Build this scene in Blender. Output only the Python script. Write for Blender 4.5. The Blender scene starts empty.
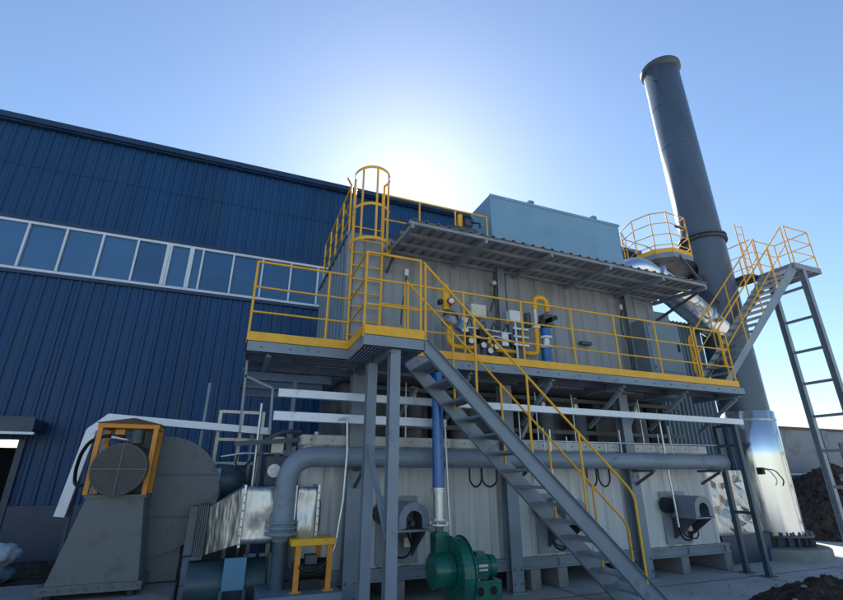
import bpy, bmesh, math, random
from mathutils import Vector, Matrix, noise
random.seed(7)
PI = math.pi
sc = bpy.context.scene
COL = sc.collection
# ------------------------------------------------------------------ camera
cam_d = bpy.data.cameras.new("camera")
cam = bpy.data.objects.new("camera", cam_d); COL.objects.link(cam)
cam_d.sensor_fit = 'HORIZONTAL'; cam_d.sensor_width = 36
cam_d.lens = 36 * 458.98 / 843
cam_d.clip_start = 0.05; cam_d.clip_end = 2000
cam.location = (0, 0, 1.6)
cam.rotation_euler = (math.radians(90 + 20.92), 0, math.radians(-21.72))
sc.camera = cam
# ------------------------------------------------------------------ sky and sun
SUN_EL, SUN_AZ = math.radians(34.2), math.radians(19.6)     # azimuth clockwise from +Y
w = bpy.data.worlds.new("World"); sc.world = w; w.use_nodes = True
nt = w.node_tree; nt.nodes.clear()
wo = nt.nodes.new('ShaderNodeOutputWorld'); bg = nt.nodes.new('ShaderNodeBackground')
sky = nt.nodes.new('ShaderNodeTexSky'); sky.sky_type = 'NISHITA'; sky.sun_disc = False
sky.sun_elevation = SUN_EL; sky.sun_rotation = SUN_AZ
sky.altitude = 0; sky.air_density = 1.2; sky.dust_density = .29; sky.ozone_density = 4.0
bg.inputs[1].default_value = 0.088
nt.links.new(sky.outputs[0], bg.inputs[0]); nt.links.new(bg.outputs[0], wo.inputs[0])
sd = bpy.data.lights.new("sun", 'SUN'); sd.energy = 5.0; sd.angle = math.radians(0.5); sd.color = (1, .95, .86)
sun = bpy.data.objects.new("sun", sd); COL.objects.link(sun)
sdir = Vector((math.sin(SUN_AZ) * math.cos(SUN_EL), math.cos(SUN_AZ) * math.cos(SUN_EL), math.sin(SUN_EL)))
sun.rotation_euler = sdir.to_track_quat('Z', 'Y').to_euler()
sc.view_settings.view_transform = 'Standard'; sc.view_settings.look = 'None'
sc.view_settings.gamma = 1; sc.view_settings.exposure = 1.08
sc.view_settings.use_curve_mapping = False
sc.render.film_transparent = False

# ------------------------------------------------------------------ materials
def mat(name, col, rough=.5, metal=0, var=.12, scale=3, stretch=(1, 1, 1), bump=0, bscale=30, col2=None, c2scale=1.5, c2lo=.52, c2hi=.68, spec=.5, rvar=.1, bdist=.02, coat=0, sheet=0, sv=.1, bdet=5):
    m = bpy.data.materials.new(name); m.use_nodes = True
    n = m.node_tree; N = n.nodes; L = n.links; b = N['Principled BSDF']
    tc = N.new('ShaderNodeTexCoord'); mp = N.new('ShaderNodeMapping'); mp.inputs['Scale'].default_value = stretch
    L.new(tc.outputs['Object'], mp.inputs[0])
    no = N.new('ShaderNodeTexNoise'); no.inputs['Scale'].default_value = scale; no.inputs['Detail'].default_value = 6
    L.new(mp.outputs[0], no.inputs['Vector'])
    mr = N.new('ShaderNodeMapRange'); mr.inputs[1].default_value = .3; mr.inputs[2].default_value = .7
    mr.inputs[3].default_value = 1 - var; mr.inputs[4].default_value = 1 + var
    L.new(no.outputs[0], mr.inputs[0])
    hs = N.new('ShaderNodeMix'); hs.data_type = 'RGBA'; hs.blend_type = 'MULTIPLY'; hs.inputs[0].default_value = 1
    hs.inputs[6].default_value = (*col, 1); L.new(mr.outputs[0], hs.inputs[7])
    out = hs.outputs[2]
    if sheet:
        sx = N.new('ShaderNodeSeparateXYZ'); L.new(tc.outputs['Object'], sx.inputs[0])
        dv = N.new('ShaderNodeMath'); dv.operation = 'DIVIDE'; dv.inputs[1].default_value = sheet; L.new(sx.outputs[0], dv.inputs[0])
        fl = N.new('ShaderNodeMath'); fl.operation = 'FLOOR'; L.new(dv.outputs[0], fl.inputs[0])
        wn = N.new('ShaderNodeTexWhiteNoise'); wn.noise_dimensions = '1D'; L.new(fl.outputs[0], wn.inputs['W'])
        r4 = N.new('ShaderNodeMapRange'); r4.inputs[3].default_value = 1 - sv; r4.inputs[4].default_value = 1 + sv; L.new(wn.outputs[0], r4.inputs[0])
        m4 = N.new('ShaderNodeMix'); m4.data_type = 'RGBA'; m4.blend_type = 'MULTIPLY'; m4.inputs[0].default_value = 1
        L.new(out, m4.inputs[6]); L.new(r4.outputs[0], m4.inputs[7]); out = m4.outputs[2]
    if col2:
        n2 = N.new('ShaderNodeTexNoise'); n2.inputs['Scale'].default_value = c2scale; n2.inputs['Detail'].default_value = 8; n2.inputs['Roughness'].default_value = .65
        L.new(mp.outputs[0], n2.inputs['Vector'])
        r2 = N.new('ShaderNodeMapRange'); r2.inputs[1].default_value = c2lo; r2.inputs[2].default_value = c2hi
        L.new(n2.outputs[0], r2.inputs[0])
        mx = N.new('ShaderNodeMix'); mx.data_type = 'RGBA'; L.new(r2.outputs[0], mx.inputs[0])
        L.new(out, mx.inputs[6]); mx.inputs[7].default_value = (*col2, 1); out = mx.outputs[2]
    L.new(out, b.inputs['Base Color'])
    rr = N.new('ShaderNodeMapRange'); rr.inputs[1].default_value = .3; rr.inputs[2].default_value = .7
    rr.inputs[3].default_value = max(.02, rough - rvar); rr.inputs[4].default_value = min(1, rough + rvar)
    L.new(no.outputs[0], rr.inputs[0]); L.new(rr.outputs[0], b.inputs['Roughness'])
    b.inputs['Metallic'].default_value = metal; b.inputs['Specular IOR Level'].default_value = spec
    b.inputs['Coat Weight'].default_value = coat
    if bump:
        n3 = N.new('ShaderNodeTexNoise'); n3.inputs['Scale'].default_value = bscale; n3.inputs['Detail'].default_value = bdet
        L.new(mp.outputs[0], n3.inputs['Vector'])
        bp = N.new('ShaderNodeBump'); bp.inputs['Strength'].default_value = bump; bp.inputs['Distance'].default_value = bdist
        L.new(n3.outputs[0], bp.inputs['Height']); L.new(bp.outputs[0], b.inputs['Normal'])
    return m
M = {}
M['glass_b'] = mat('paler_glass', (.07, .19, .34), .07, var=.2, scale=.6, spec=.8, bump=.04, bscale=.8, rvar=.03, bdist=.05)
M['glass_c'] = mat('darker_glass', (.02, .09, .21), .04, var=.25, scale=.8, spec=.8, bump=.03, bscale=.6, rvar=.02, bdist=.05)
M['steel'] = mat('grey_blue_steel_paint', (.215, .26, .305), .42, var=.16, scale=2.5, bump=.08, bscale=14, col2=(.09, .10, .11), c2scale=5, c2lo=.58, c2hi=.75)
M['dsteel'] = mat('dark_steel_paint', (.075, .09, .11), .5, var=.2, scale=3, bump=.1, bscale=18, col2=(.06, .045, .035), c2scale=4)
M['housing'] = mat('fan_housing_paint', (.12, .135, .14), .5, var=.14, scale=2, bump=.12, bscale=5, col2=(.07, .06, .05), c2scale=3.5, c2lo=.56, c2hi=.74)
M['stack'] = mat('chimney_paint', (.085, .115, .155), .27, var=.06, scale=1.2, stretch=(1, 1, .3), bump=.06, bscale=6, col2=(.07, .10, .14), c2scale=2)
M['yellow'] = mat('yellow_safety_paint', (.86, .44, .018), .42, var=.1, scale=6, bump=.05, bscale=40, col2=(.22, .10, .04), c2scale=13, c2lo=.64, c2hi=.72)
M['orange'] = mat('orange_safety_paint', (.72, .27, .02), .45, var=.12, scale=6, col2=(.3, .14, .05), c2scale=9, c2lo=.6, c2hi=.78)
M['rust'] = mat('rusty_sheet', (.16, .075, .035), .8, var=.3, scale=5, col2=(.08, .05, .04), bump=.3, bscale=30)
M['blue'] = mat('blue_corrugated_sheet', (.010, .058, .155), .42, var=.10, scale=.5, stretch=(3, 1, .35), bump=.03, bscale=2, col2=(.018, .065, .13), c2scale=.6, spec=.3, sheet=1.0, sv=.09)
M['navy'] = mat('navy_trim', (.012, .036, .085), .34, var=.2, scale=2, bump=.05, bscale=7)
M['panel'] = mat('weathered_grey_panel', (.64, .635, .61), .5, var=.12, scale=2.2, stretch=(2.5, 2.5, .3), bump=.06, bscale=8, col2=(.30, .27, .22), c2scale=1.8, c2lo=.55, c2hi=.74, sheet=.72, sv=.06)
M['panel2'] = mat('shaded_upper_panel', (.29, .315, .34), .45, var=.12, scale=2, stretch=(2.5, 2.5, .3), bump=.05, bscale=8, col2=(.14, .15, .165), c2scale=1.8, c2lo=.54, c2hi=.76)  # lower wall's panel darkened; the canopy's shade is put into the colour
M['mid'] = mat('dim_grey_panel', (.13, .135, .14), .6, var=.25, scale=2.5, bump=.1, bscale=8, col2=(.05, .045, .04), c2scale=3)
M['galv'] = mat('galvanised_steel', (.62, .64, .66), .36, metal=.85, var=.14, scale=9, bump=.05, bscale=20, col2=(.45, .46, .47), c2scale=14)
M['galvroof'] = mat('galvanised_roof_sheet', (.30, .32, .34), .5, metal=.2, var=.2, scale=3)
M['alu'] = mat('aluminium_cladding', (.62, .60, .56), .4, metal=1, var=.12, scale=2.5, stretch=(2.2, 2.2, .7), bump=.6, bdet=2, bscale=3.5, rvar=.08, bdist=.06)
M['alus'] = mat('smooth_aluminium_cladding', (.74, .76, .79), .2, metal=1, var=.06, scale=2, stretch=(1.5, 1.5, .05), bump=.3, bdet=1, bscale=2.6, rvar=.06, bdist=.05)
M['tray'] = mat('bright_cable_tray', (.70, .73, .77), .38, metal=.25, var=.1, scale=5, bump=.05, bscale=20, col2=(.45, .47, .5), c2scale=6, c2lo=.6, c2hi=.75)
M['cream'] = mat('cream_enamel', (.78, .73, .60), .45, var=.1, scale=4, col2=(.35, .3, .22), c2scale=4)
M['white'] = mat('white_enamel', (.75, .76, .77), .4, var=.07, scale=5)
M['frame'] = mat('white_window_frame', (.66, .70, .74), .4, var=.07, scale=3)
M['glass'] = mat('sky_tinted_glass', (.035, .13, .27), .05, var=.2, scale=.5, spec=.8, bump=.03, bscale=.7, rvar=.02, bdist=.05)  # blue base, here and in the variants, paints in the sky's reflection
M['roofbox'] = mat('light_blue_panel', (.19, .34, .46), .4, var=.05, scale=1.5, bump=.04, bscale=3, col2=(.16, .30, .40), c2scale=2)
M['pipeblue'] = mat('bright_blue_pipe', (.006, .13, .42), .22, var=.1, scale=3, spec=.6, coat=.3)
M['green'] = mat('green_blower_enamel', (.004, .12, .085), .32, var=.18, scale=6, bump=.1, bscale=25, coat=.3, col2=(.01, .09, .07), c2scale=8)
M['teal'] = mat('teal_tank_paint', (.045, .085, .11), .4, var=.2, scale=3, bump=.05)
M['bluegrey'] = mat('blue_grey_sheet', (.16, .22, .27), .5, var=.12, scale=2)
M['rubber'] = mat('black_rubber', (.012, .012, .013), .5, var=.2, scale=20)
M['black'] = mat('opening_shade_black', (.008, .008, .009), .8)  # black paints the dark inside gaps and holes
M['mesh'] = mat('brown_fan_cover', (.075, .065, .06), .6, var=.2, scale=14, bump=.3, bscale=90)
M['red'] = mat('red_enamel', (.5, .02, .02), .4)
M['lblue'] = mat('pale_blue_sheet', (.10, .24, .36), .45)
M['concrete'] = mat('concrete', (.27, .265, .255), .85, var=.16, scale=3, bump=.25, bscale=30, col2=(.17, .165, .155), c2scale=1.6, spec=.3)
M['apron'] = mat('concrete_apron', (.44, .44, .42), .8, var=.14, scale=.9, bump=.2, bscale=22, col2=(.33, .32, .30), c2scale=1.1, c2lo=.5, c2hi=.7, spec=.35)
M['dirt'] = mat('dry_ground', (.47, .45, .41), .95, var=.2, scale=.6, bump=.6, bscale=6, col2=(.12, .095, .07), c2scale=1.4, spec=.2)  # kept pale so the sunlit ground bounces light into the shaded fronts
M['soil'] = mat('dark_soil', (.055, .042, .033), .95, var=.45, scale=5, bump=1, bscale=14, col2=(.11, .085, .065), c2scale=9, spec=.15, bdist=.08)
M['rock'] = mat('pale_stone', (.24, .22, .20), .9, var=.2, scale=6, bump=.5, bscale=20)
M['sack'] = mat('woven_sack', (.42, .47, .53), .7, var=.15, scale=8, bump=.5, bscale=10, bdist=.04)
M['yard'] = mat('weathered_blue_grey_wall', (.23, .26, .29), .7, var=.15, scale=.8, bump=.2, bscale=6, col2=(.15, .14, .13), c2scale=1)
M['brownedge'] = mat('brown_coping', (.13, .07, .06), .7, var=.2)
M['daylight'] = mat('frosted_pane', (.6, .65, .7), .3)

# ------------------------------------------------------------------ geometry helper
def V(*a): return Vector(a)
class G:
    def __init__(s): s.v = []; s.f = []; s.sm = []
    def add(s, vs, fs, smooth=False):
        o = len(s.v); s.v += [tuple(v) for v in vs]
        for f in fs: s.f.append([i + o for i in f]); s.sm.append(smooth)
        return s
    def box(s, x0, x1, y0, y1, z0, z1):
        return s.add([(x, y, z) for z in (z0, z1) for x, y in ((x0, y0), (x1, y0), (x1, y1), (x0, y1))],
                     [(3, 2, 1, 0), (4, 5, 6, 7), (0, 1, 5, 4), (1, 2, 6, 5), (2, 3, 7, 6), (3, 0, 4, 7)])
    def bar(s, p, q, w, h, up=(0, 0, 1)):
        p = V(*p); q = V(*q); d = (q - p).normalized(); up = V(*up)
        if abs(d.dot(up)) > .99: up = V(0, 1, 0)
        a = d.cross(up).normalized() * w / 2; b = a.cross(d).normalized() * h / 2
        vs = [c + i * a + j * b for c in (p, q) for i, j in ((-1, -1), (1, -1), (1, 1), (-1, 1))]
        return s.add(vs, [(3, 2, 1, 0), (4, 5, 6, 7), (0, 1, 5, 4), (1, 2, 6, 5), (2, 3, 7, 6), (3, 0, 4, 7)])
    def prism(s, poly, axis, a, b):
        n = len(poly)
        def mk(p, c):
            return {'x': (c, p[0], p[1]), 'y': (p[0], c, p[1]), 'z': (p[0], p[1], c)}[axis]
        vs = [mk(p, a) for p in poly] + [mk(p, b) for p in poly]
        fs = [list(range(n)), list(range(2 * n - 1, n - 1, -1))] + [(i, i + n, (i + 1) % n + n, (i + 1) % n) for i in range(n)]
        return s.add(vs, fs)
    def tube(s, pts, r, seg=10, caps=True, fillet=0, fn=5):
        P = [V(*p) for p in pts]
        if fillet:
            Q = [P[0]]
            for i in range(1, len(P) - 1):
                a, b, c = P[i - 1], P[i], P[i + 1]
                u = (a - b); v = (c - b); t = min(fillet, u.length * .49, v.length * .49)
                A = b + u.normalized() * t; C = b + v.normalized() * t
                for k in range(fn + 1):
                    x = k / fn; Q.append((1 - x) ** 2 * A + 2 * x * (1 - x) * b + x * x * C)
            Q.append(P[-1]); P = Q
        P2 = [P[0]]
        for p in P[1:]:
            if (p - P2[-1]).length > 1e-5: P2.append(p)
        P = P2; n = len(P)
        T = [((P[min(i + 1, n - 1)] - P[i]).normalized() + (P[i] - P[max(i - 1, 0)]).normalized()).normalized() for i in range(n)]
        up = V(0, 0, 1) if abs(T[0].z) < .9 else V(0, 1, 0)
        A = T[0].cross(up).normalized(); vs = []
        R = r if isinstance(r, (list, tuple)) else [r] * n
        for i in range(n):
            A = (A - T[i] * A.dot(T[i])).normalized(); B = T[i].cross(A)
            for k in range(seg):
                an = 2 * PI * k / seg; vs.append(P[i] + (A * math.cos(an) + B * math.sin(an)) * R[i])
        fs = [(i * seg + k, i * seg + (k + 1) % seg, (i + 1) * seg + (k + 1) % seg, (i + 1) * seg + k) for i in range(n - 1) for k in range(seg)]
        s.add(vs, fs, True)
        if caps:
            s.add(vs[:seg], [list(range(seg - 1, -1, -1))]); s.add(vs[-seg:], [list(range(seg))])
        return s
    def cyl(s, p, q, r, r2=None, seg=20): return s.tube([p, q], [r, r if r2 is None else r2], seg)
    def lathe(s, c, prof, seg=32, a0=0, a1=2 * PI, smooth=True):
        full = abs(a1 - a0 - 2 * PI) < 1e-6; m = seg if full else seg + 1
        vs = [(c[0] + r * math.cos(a0 + (a1 - a0) * k / seg), c[1] + r * math.sin(a0 + (a1 - a0) * k / seg), c[2] + z) for r, z in prof for k in range(m)]
        fs = []
        for i in range(len(prof) - 1):
            for k in range(seg):
                k2 = (k + 1) % m; fs.append((i * m + k, i * m + k2, (i + 1) * m + k2, (i + 1) * m + k))
        return s.add(vs, fs, smooth)
    def corr(s, a0, a1, z0, z1, pos, pitch=.27, dep=.035, axis='x', sgn=-1, top=.35, zt=None):
        """trapezoidal sheet running along axis, ribs vertical, facing sgn along the other axis"""
        prof = []; a = a0; k = 0
        seq = [(0, 0), (pitch * (.5 - top / 2) , 0), (pitch * (.5 - top / 2 + .1), dep), (pitch * (.5 + top / 2 - .1 + .0), dep), (pitch * (.5 + top / 2), 0)]
        while a < a1 - 1e-6:
            for da, d in seq:
                if a + da < a1: prof.append((a + da, d))
            a += pitch
        prof.append((a1, 0))
        zt = zt or (lambda q: z1)
        vs = []
        for q, d in prof:
            for z in (z0, zt(q)):
                vs.append((q, pos + sgn * d, z) if axis == 'x' else (pos + sgn * d, q, z))
        fs = [(2 * i, 2 * i + 2, 2 * i + 3, 2 * i + 1) for i in range(len(prof) - 1)]
        return s.add(vs, fs)
    def build(s, name, m, parent=None, bevel=0):
        me = bpy.data.meshes.new(name); off = V(0, 0, 0)
        if parent: off = parent.matrix_world_base
        me.from_pydata([tuple(V(*v) - off) for v in s.v], [], s.f)
        me.polygons.foreach_set('use_smooth', s.sm); me.update()
        bm = bmesh.new(); bm.from_mesh(me); bmesh.ops.recalc_face_normals(bm, faces=bm.faces); bm.to_mesh(me); bm.free()
        me.materials.append(M[m] if isinstance(m, str) else m)
        o = bpy.data.objects.new(name, me); COL.objects.link(o)
        if parent: o.parent = parent.o
        if bevel:
            b = o.modifiers.new('bevel', 'BEVEL'); b.width = bevel; b.segments = 2; b.limit_method = 'ANGLE'; b.harden_normals = False
        return P_(o, off)
def _wrap(nm):
    f = getattr(G, nm)
    def w_(s, *a, **k):
        if not hasattr(s, 'mk'): s.mk = []; s.dp = 0
        if s.dp == 0: s.mk.append((len(s.v), len(s.f)))
        s.dp += 1; r = f(s, *a, **k); s.dp -= 1; return r
    setattr(G, nm, w_)
for _n in ('box', 'bar', 'prism', 'tube', 'cyl', 'lathe', 'corr'): _wrap(_n)
def each(g, name, m, parent=None, bevel=0):
    out = []; mk = g.mk + [(len(g.v), len(g.f))]
    for (a, b), (c, d) in zip(mk, mk[1:]):
        h = G(); h.v = g.v[a:c]; h.f = [[i - a for i in f] for f in g.f[b:d]]; h.sm = g.sm[b:d]; out.append(h.build(name, m, parent, bevel))
    return out
G.each = each
class P_:
    def __init__(s, o, base): s.o = o; s.matrix_world_base = base
    def __setitem__(s, k, v): s.o[k] = v
def tag(p, label, cat, group=None, kind=None):
    if label: p['label'] = label
    if cat: p['category'] = cat
    if group: p['group'] = group
    if kind: p['kind'] = kind
    return p
def thing(name, label, cat, loc=(0, 0, 0), group=None):
    o = bpy.data.objects.new(name, None); COL.objects.link(o); o.location = loc; o.empty_display_size = .1
    return tag(P_(o, V(*loc)), label, cat, group)
def struct(g, name, m):
    p = g.build(name, m); p['kind'] = 'structure'; return p
def copy_tree(o, par=None):
    c = o.copy(); COL.objects.link(c)
    if par: c.parent = par
    for ch in list(o.children): copy_tree(ch, c)
    return c

# ------------------------------------------------------------------ ground
def fbm(x, y, s, o=4): return noise.fractal(V(x * s, y * s, 3.1), 1.0, 2.0, o)
g = G(); g.box(-400, 400, -400, 400, -.3, -.03); struct(g, 'ground', 'dirt')
g = G(); g.box(-2.6, 16, 1.5, 12.0, -.2, 0); struct(g, 'concrete_apron', 'apron')
g = G()
n = 40
vs = []; fs = []
for i in range(n + 1):
    for j in range(n + 1):
        x = -9 + 8.2 * i / n; y = 8.4 + 3.55 * j / n
        e = min(i, n - i, j + 3, n - j + 3) / 5; e = max(0, min(1, e))
        vs.append((x, y, -.04 + e * (.09 + .07 * abs(fbm(x, y, 1.3)) + .03 * fbm(x, y, 7))))
for i in range(n):
    for j in range(n): fs.append((i * (n + 1) + j, (i + 1) * (n + 1) + j, (i + 1) * (n + 1) + j + 1, i * (n + 1) + j + 1))
g.add(vs, fs); p = g.build('rubble_ground', 'soil'); p['kind'] = 'structure'

g = G()
for x in (1.2, 4.9, 8.6, 12.3): g.box(x, x + .014, 1.6, 11.9, .0035, .006)
for y in (3.6, 6.2, 9.0): g.box(-2.5, 15.9, y, y + .014, .0065, .009)
p = g.build('slab_joints', 'mid'); p['kind'] = 'structure'
def heap(name, cx, cy, rx, ry, h, label, stones, seed):
    random.seed(seed)
    t = thing(name, label, 'soil heap', (cx, cy, 0))
    n = 90; vs = []; fs = []; g = G()
    def hz(x, y):
        r = math.hypot((x - cx) / rx, (y - cy) / ry) + .16 * fbm(x + seed, y, 1.1 / rx * 1.5)
        b = max(0, 1 - r) ** .9 * h
        return -.06 + b + (min(1, max(0, 1.1 - r) * 5)) * (.07 * fbm(x, y, 3.5) + .05 * fbm(x, y, 11) + .06 * abs(fbm(x + 9, y, 6)))*min(1,h)
    for i in range(n + 1):
        for j in range(n + 1):
            x = cx + rx * 1.25 * (2 * i / n - 1); y = cy + ry * 1.25 * (2 * j / n - 1); vs.append((x, y, hz(x, y)))
    for i in range(n):
        for j in range(n): fs.append((i * (n + 1) + j, (i + 1) * (n + 1) + j, (i + 1) * (n + 1) + j + 1, i * (n + 1) + j + 1))
    g.add(vs, fs); g.build('soil', 'soil', t)
    st = G(); cl = G()
    def lump(gg, x, y, z, r):
        bm = bmesh.new(); bmesh.ops.create_icosphere(bm, subdivisions=2, radius=r)
        sx, sy, sz = random.uniform(.8, 1.4), random.uniform(.8, 1.2), random.uniform(.5, .8)
        of = V(random.random() * 9, random.random() * 9, 0)
        vv = [(x + v.co.x * sx * (1 + .35 * noise.noise(v.co / r * 1.1 + of)), y + v.co.y * sy * (1 + .35 * noise.noise(v.co / r + of * 2)), z + v.co.z * sz) for v in bm.verts]
        gg.add(vv, [[v.index for v in f.verts] for f in bm.faces]); bm.free()
    for k in range(stones):
        a = random.uniform(PI, 2.1 * PI); q = random.uniform(.2, .95); x = cx + rx * q * math.cos(a); y = cy + ry * q * math.sin(a)
        lump(st, x, y, hz(x, y) + .01, random.uniform(.03, .12) * (1 if h > 1 else .5))
    for k in range(260):
        a = random.uniform(0, 2 * PI); q = random.uniform(0, 1.0) ** .6; x = cx + rx * q * math.cos(a); y = cy + ry * q * math.sin(a)
        lump(cl, x, y, hz(x, y), random.uniform(.02, .075) * (1 if h > 1 else .45))
    c = cl.build('clods', 'soil', t); c['kind'] = 'stuff'
    for_st = st.build('stones', 'rock', t); for_st['kind'] = 'stuff'
heap('soil_heap', 18.6, 10.0, 4.6, 2.6, 2.0, 'large dark soil heap with pale stones against the low yard wall', 26, 3)
heap('soil_heap', 7.7, 4.55, 1.5, .8, .42, 'small brown soil heap on the concrete at the bottom right corner', 5, 8)

# ------------------------------------------------------------------ factory building
BY = 12.0
fb = thing('factory_building', 'long blue corrugated factory building with a strip of windows, behind the machinery', 'building', (-3, BY, 0))
XL, XR, ZT = -22.0, 14.0, 9.7
g = G(); g.corr(XL, XR, 7.18, ZT, BY, .25, .028, top=.42); g.build('upper_wall', 'blue', fb)
g = G(); g.corr(XL, -9, 1.05, 5.85, BY, .25, .028, top=.42); g.corr(-9, -3.84, 2.27, 5.85, BY, .25, .028, top=.42); g.corr(-3.84, XR, 1.05, 5.85, BY, .25, .028, top=.42); g.build('lower_wall', 'blue', fb)
g = G()
g.box(XL, -9, BY - .06, BY + .14, -.1, 1.05); g.box(-3.84, XR, BY - .06, BY + .14, -.1, 1.05); g.each('skirting_wall', 'navy', fb, .01)
g = G(); g.box(XL, XR, BY - .14, BY + .05, ZT - .06, ZT + .10); g.box(XL, XR, BY - .2, BY - .14, ZT - .02, ZT + .13); g.build('gutter', 'navy', fb)
g = G(); g.box(XL, XR, BY - .05, BY + .02, 7.10, 7.20); g.box(XL, XR, BY - .07, BY + .02, 5.80, 5.87); g.each('window_flashing', 'navy', fb)
g = G(); g.prism([(BY + .05, ZT), (30, 10.4), (48, ZT), (48, ZT - .1), (30, 10.3), (BY + .05, ZT - .1)], 'x', XL, XR); g.build('roof', 'navy', fb)
g = G(); g.corr(BY + .02, 48, 0, ZT, XR, .3, .03, axis='y', sgn=1); g.corr(BY + .02, 48, 0, ZT, XL, .3, .03, axis='y'); g.each('end_wall', 'blue', fb)
g = G(); g.box(XL, -13.2, 30, 30.1, 0, 10.2); g.box(-9.3, XR, 30, 30.1, 0, 10.2); g.box(-13.2, -9.3, 30, 30.1, 0, 2.9); g.box(-13.2, -9.3, 30, 30.1, 3.6, 10.2); g.build('inner_wall', 'mid', fb)
g = G(); g.box(-10.2, -3.56, BY - .75, BY - .03, 2.42, 2.62); g.box(-10.2, -3.56, BY - .78, BY - .75, 2.38, 2.66); g.build('door_canopy', 'navy', fb)
g = G(); g.box(-10.2, -3.52, BY - .80, BY - .72, 2.33, 2.375); g.build('canopy_trim', 'tray', fb)
g = G(); g.box(-3.95, -3.84, BY - .08, BY + .1, 0, 2.27); g.box(-9.1, -9, BY - .08, BY + .1, 0, 2.27); g.each('door_frame', 'navy', fb)
g = G()
for z in (8.55,): g.box(XL, XR, BY - .034, BY - .029, z, z + .012)
g.build('sheet_lap', 'navy', fb)
g = G()
for z in (1.5, 3.0, 4.5, 7.6, 9.2):
    for k in range(int(20 / .25)):
        x = -10 + .25 * k + .02; 
        if not (x < -3.8 and z < 2.5): g.box(x, x + .012, BY - .010, BY - .001, z, z + .012)
sw = g.build('screw_rows', 'steel', fb); sw['kind'] = 'stuff'
# window strip
wx = [-4.95 + .733 * k for k in range(-14, 22)]
fr = G(); fr.box(XL, 12, BY - .075, BY - .005, 7.03, 7.09); fr.box(XL, 12, BY - .075, BY - .005, 5.88, 5.94); fr.each('window_rail', 'frame', fb)
for i, x in enumerate(wx):
    if x < -11.5 or x > 9: continue
    p = G().box(x + .025, x + .708, BY - .02, BY + .0, 5.94, 7.03)
    if i % 2: p = G().box(x + .03, x + .705, BY - .032, BY - .012, 5.94, 7.03)
    tl = random.uniform(-.010, .010); tz = random.uniform(-.008, .008); p.v = [(a, b + tl * (a - x - .36) * 1.2 + tz * (c - 6.5), c) for a, b, c in p.v]
    pn = p.build('window_pane', ('glass', 'glass_c', 'glass', 'glass_b', 'glass_c')[(i * 7 + i // 3) % 5], fb)
    q = G().box(x - .022, x + .022, BY - .09, BY - .01, 5.941, 7.029)
    if i % 7 == 4: q.box(x - .11, x - .03, BY - .085, BY - .015, 5.942, 7.028)
    if i % 14 == 4: q.box(x + .42, x + .52, BY - .08, BY - .034, 5.942, 7.028)
    q.build('mullion', 'frame', fb)

# ------------------------------------------------------------------ oxidizer (the big machine)
ox = thing('thermal_oxidizer', 'two storey grey sheet metal industrial oxidizer on a steel skid, with pale ribbed lower walls', 'machine', (4.9, 6.9, 0))
YW = 6.9
def ribwall(g, x0, x1, z0, z1, y, pitch=.62):
    g.corr(x0, x1, z0, z1, y, pitch, .022, top=.86)
g = G(); 
x = 1.0
for x0, x1 in ((.97, 1.55), (1.78, 4.06), (4.30, 6.58), (6.82, 8.79)):
    g.corr(x0, x1, .42, 2.0, YW, .36, .03, top=.80)
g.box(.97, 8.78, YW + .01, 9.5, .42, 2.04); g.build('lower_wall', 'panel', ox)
g = G(); g.box(.92, 8.84, YW - .07, YW + .3, 2.0, 2.14); g.build('lower_ledge', 'panel', ox, .008)
g = G(); g.corr(1.6, 8.6, 2.14, 3.0, 7.62, .45, .03, top=.8); g.box(1.6, 8.6, 7.64, 9.5, 2.1, 3.05); g.build('middle_wall', 'mid', ox)  # wall grey darkened to paint in the shade between the storeys
g = G()
g.box(.95, 8.86, YW - .10, YW - .08, .27, .42); g.box(.95, 8.86, YW - .13, YW + .02, .27, .295); g.box(.95, 8.86, YW - .13, YW + .02, .40, .425)
g.box(8.84, 8.86, YW, 9.4, .27, .42); g.box(.95, .97, YW, 9.4, .27, .42); g.box(.97, 8.84, 9.3, 9.4, .27, .42)
for k in range(9): g.box(1.3 + k * .93, 1.32 + k * .93, YW - .125, YW - .10, .296, .399)
g.build('skid_frame', 'steel', ox)
def hbeam(g, x, y, z0, z1, w=.17, d=.2, t=.012):
    g.box(x - w / 2, x + w / 2, y - d / 2, y - d / 2 + t, z0, z1); g.box(x - w / 2, x + w / 2, y + d / 2 - t, y + d / 2, z0, z1)
    g.box(x - t / 2, x + t / 2, y - d / 2 + t, y + d / 2 - t, z0, z1)
for cx in (1.66, 4.18, 6.70):
    g = G(); hbeam(g, cx, 6.74, 0.02, 3.02, .2, .17); g.box(cx - .14, cx + .14, 6.6, 6.88, 0, .02); g.build('column', 'steel', ox)
# middle band: dark poppet valve housings, black-painted gaps and joists between the storeys
for x in (2.75, 3.6, 5.35, 6.1, 7.6):
    G().cyl((x, 7.3, 2.15), (x, 7.3, 2.78), .19, seg=20).build('valve_housing', 'dsteel', ox)
    G().cyl((x, 7.3, 2.78), (x, 7.3, 3.0), .07, seg=12).build('valve_cylinder', 'galv', ox)
for x in (3.15, 4.75, 6.45, 8.15): G().box(x, x + .28, 7.5, 7.6, 2.14, 3.02).build('painted_gap', 'black', ox)  # solid black boxes; the shade inside the gaps is put into the colour
for z in (2.30, 2.88): G().box(1.62, 8.6, 7.08, 7.14, z, z + .07).build('cross_beam', 'dsteel', ox)
for x in (2.2, 4.6, 6.9): G().bar((x, 6.95, 2.2), (x + .55, 7.1, 2.95), .05, .06).build('diagonal_brace', 'steel', ox)
for x in (2.5, 4.95, 5.75, 7.35): G().tube([(x, 6.95, 2.14), (x, 6.95, 3.0)], .014, 6).build('conduit', 'galv', ox)
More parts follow.
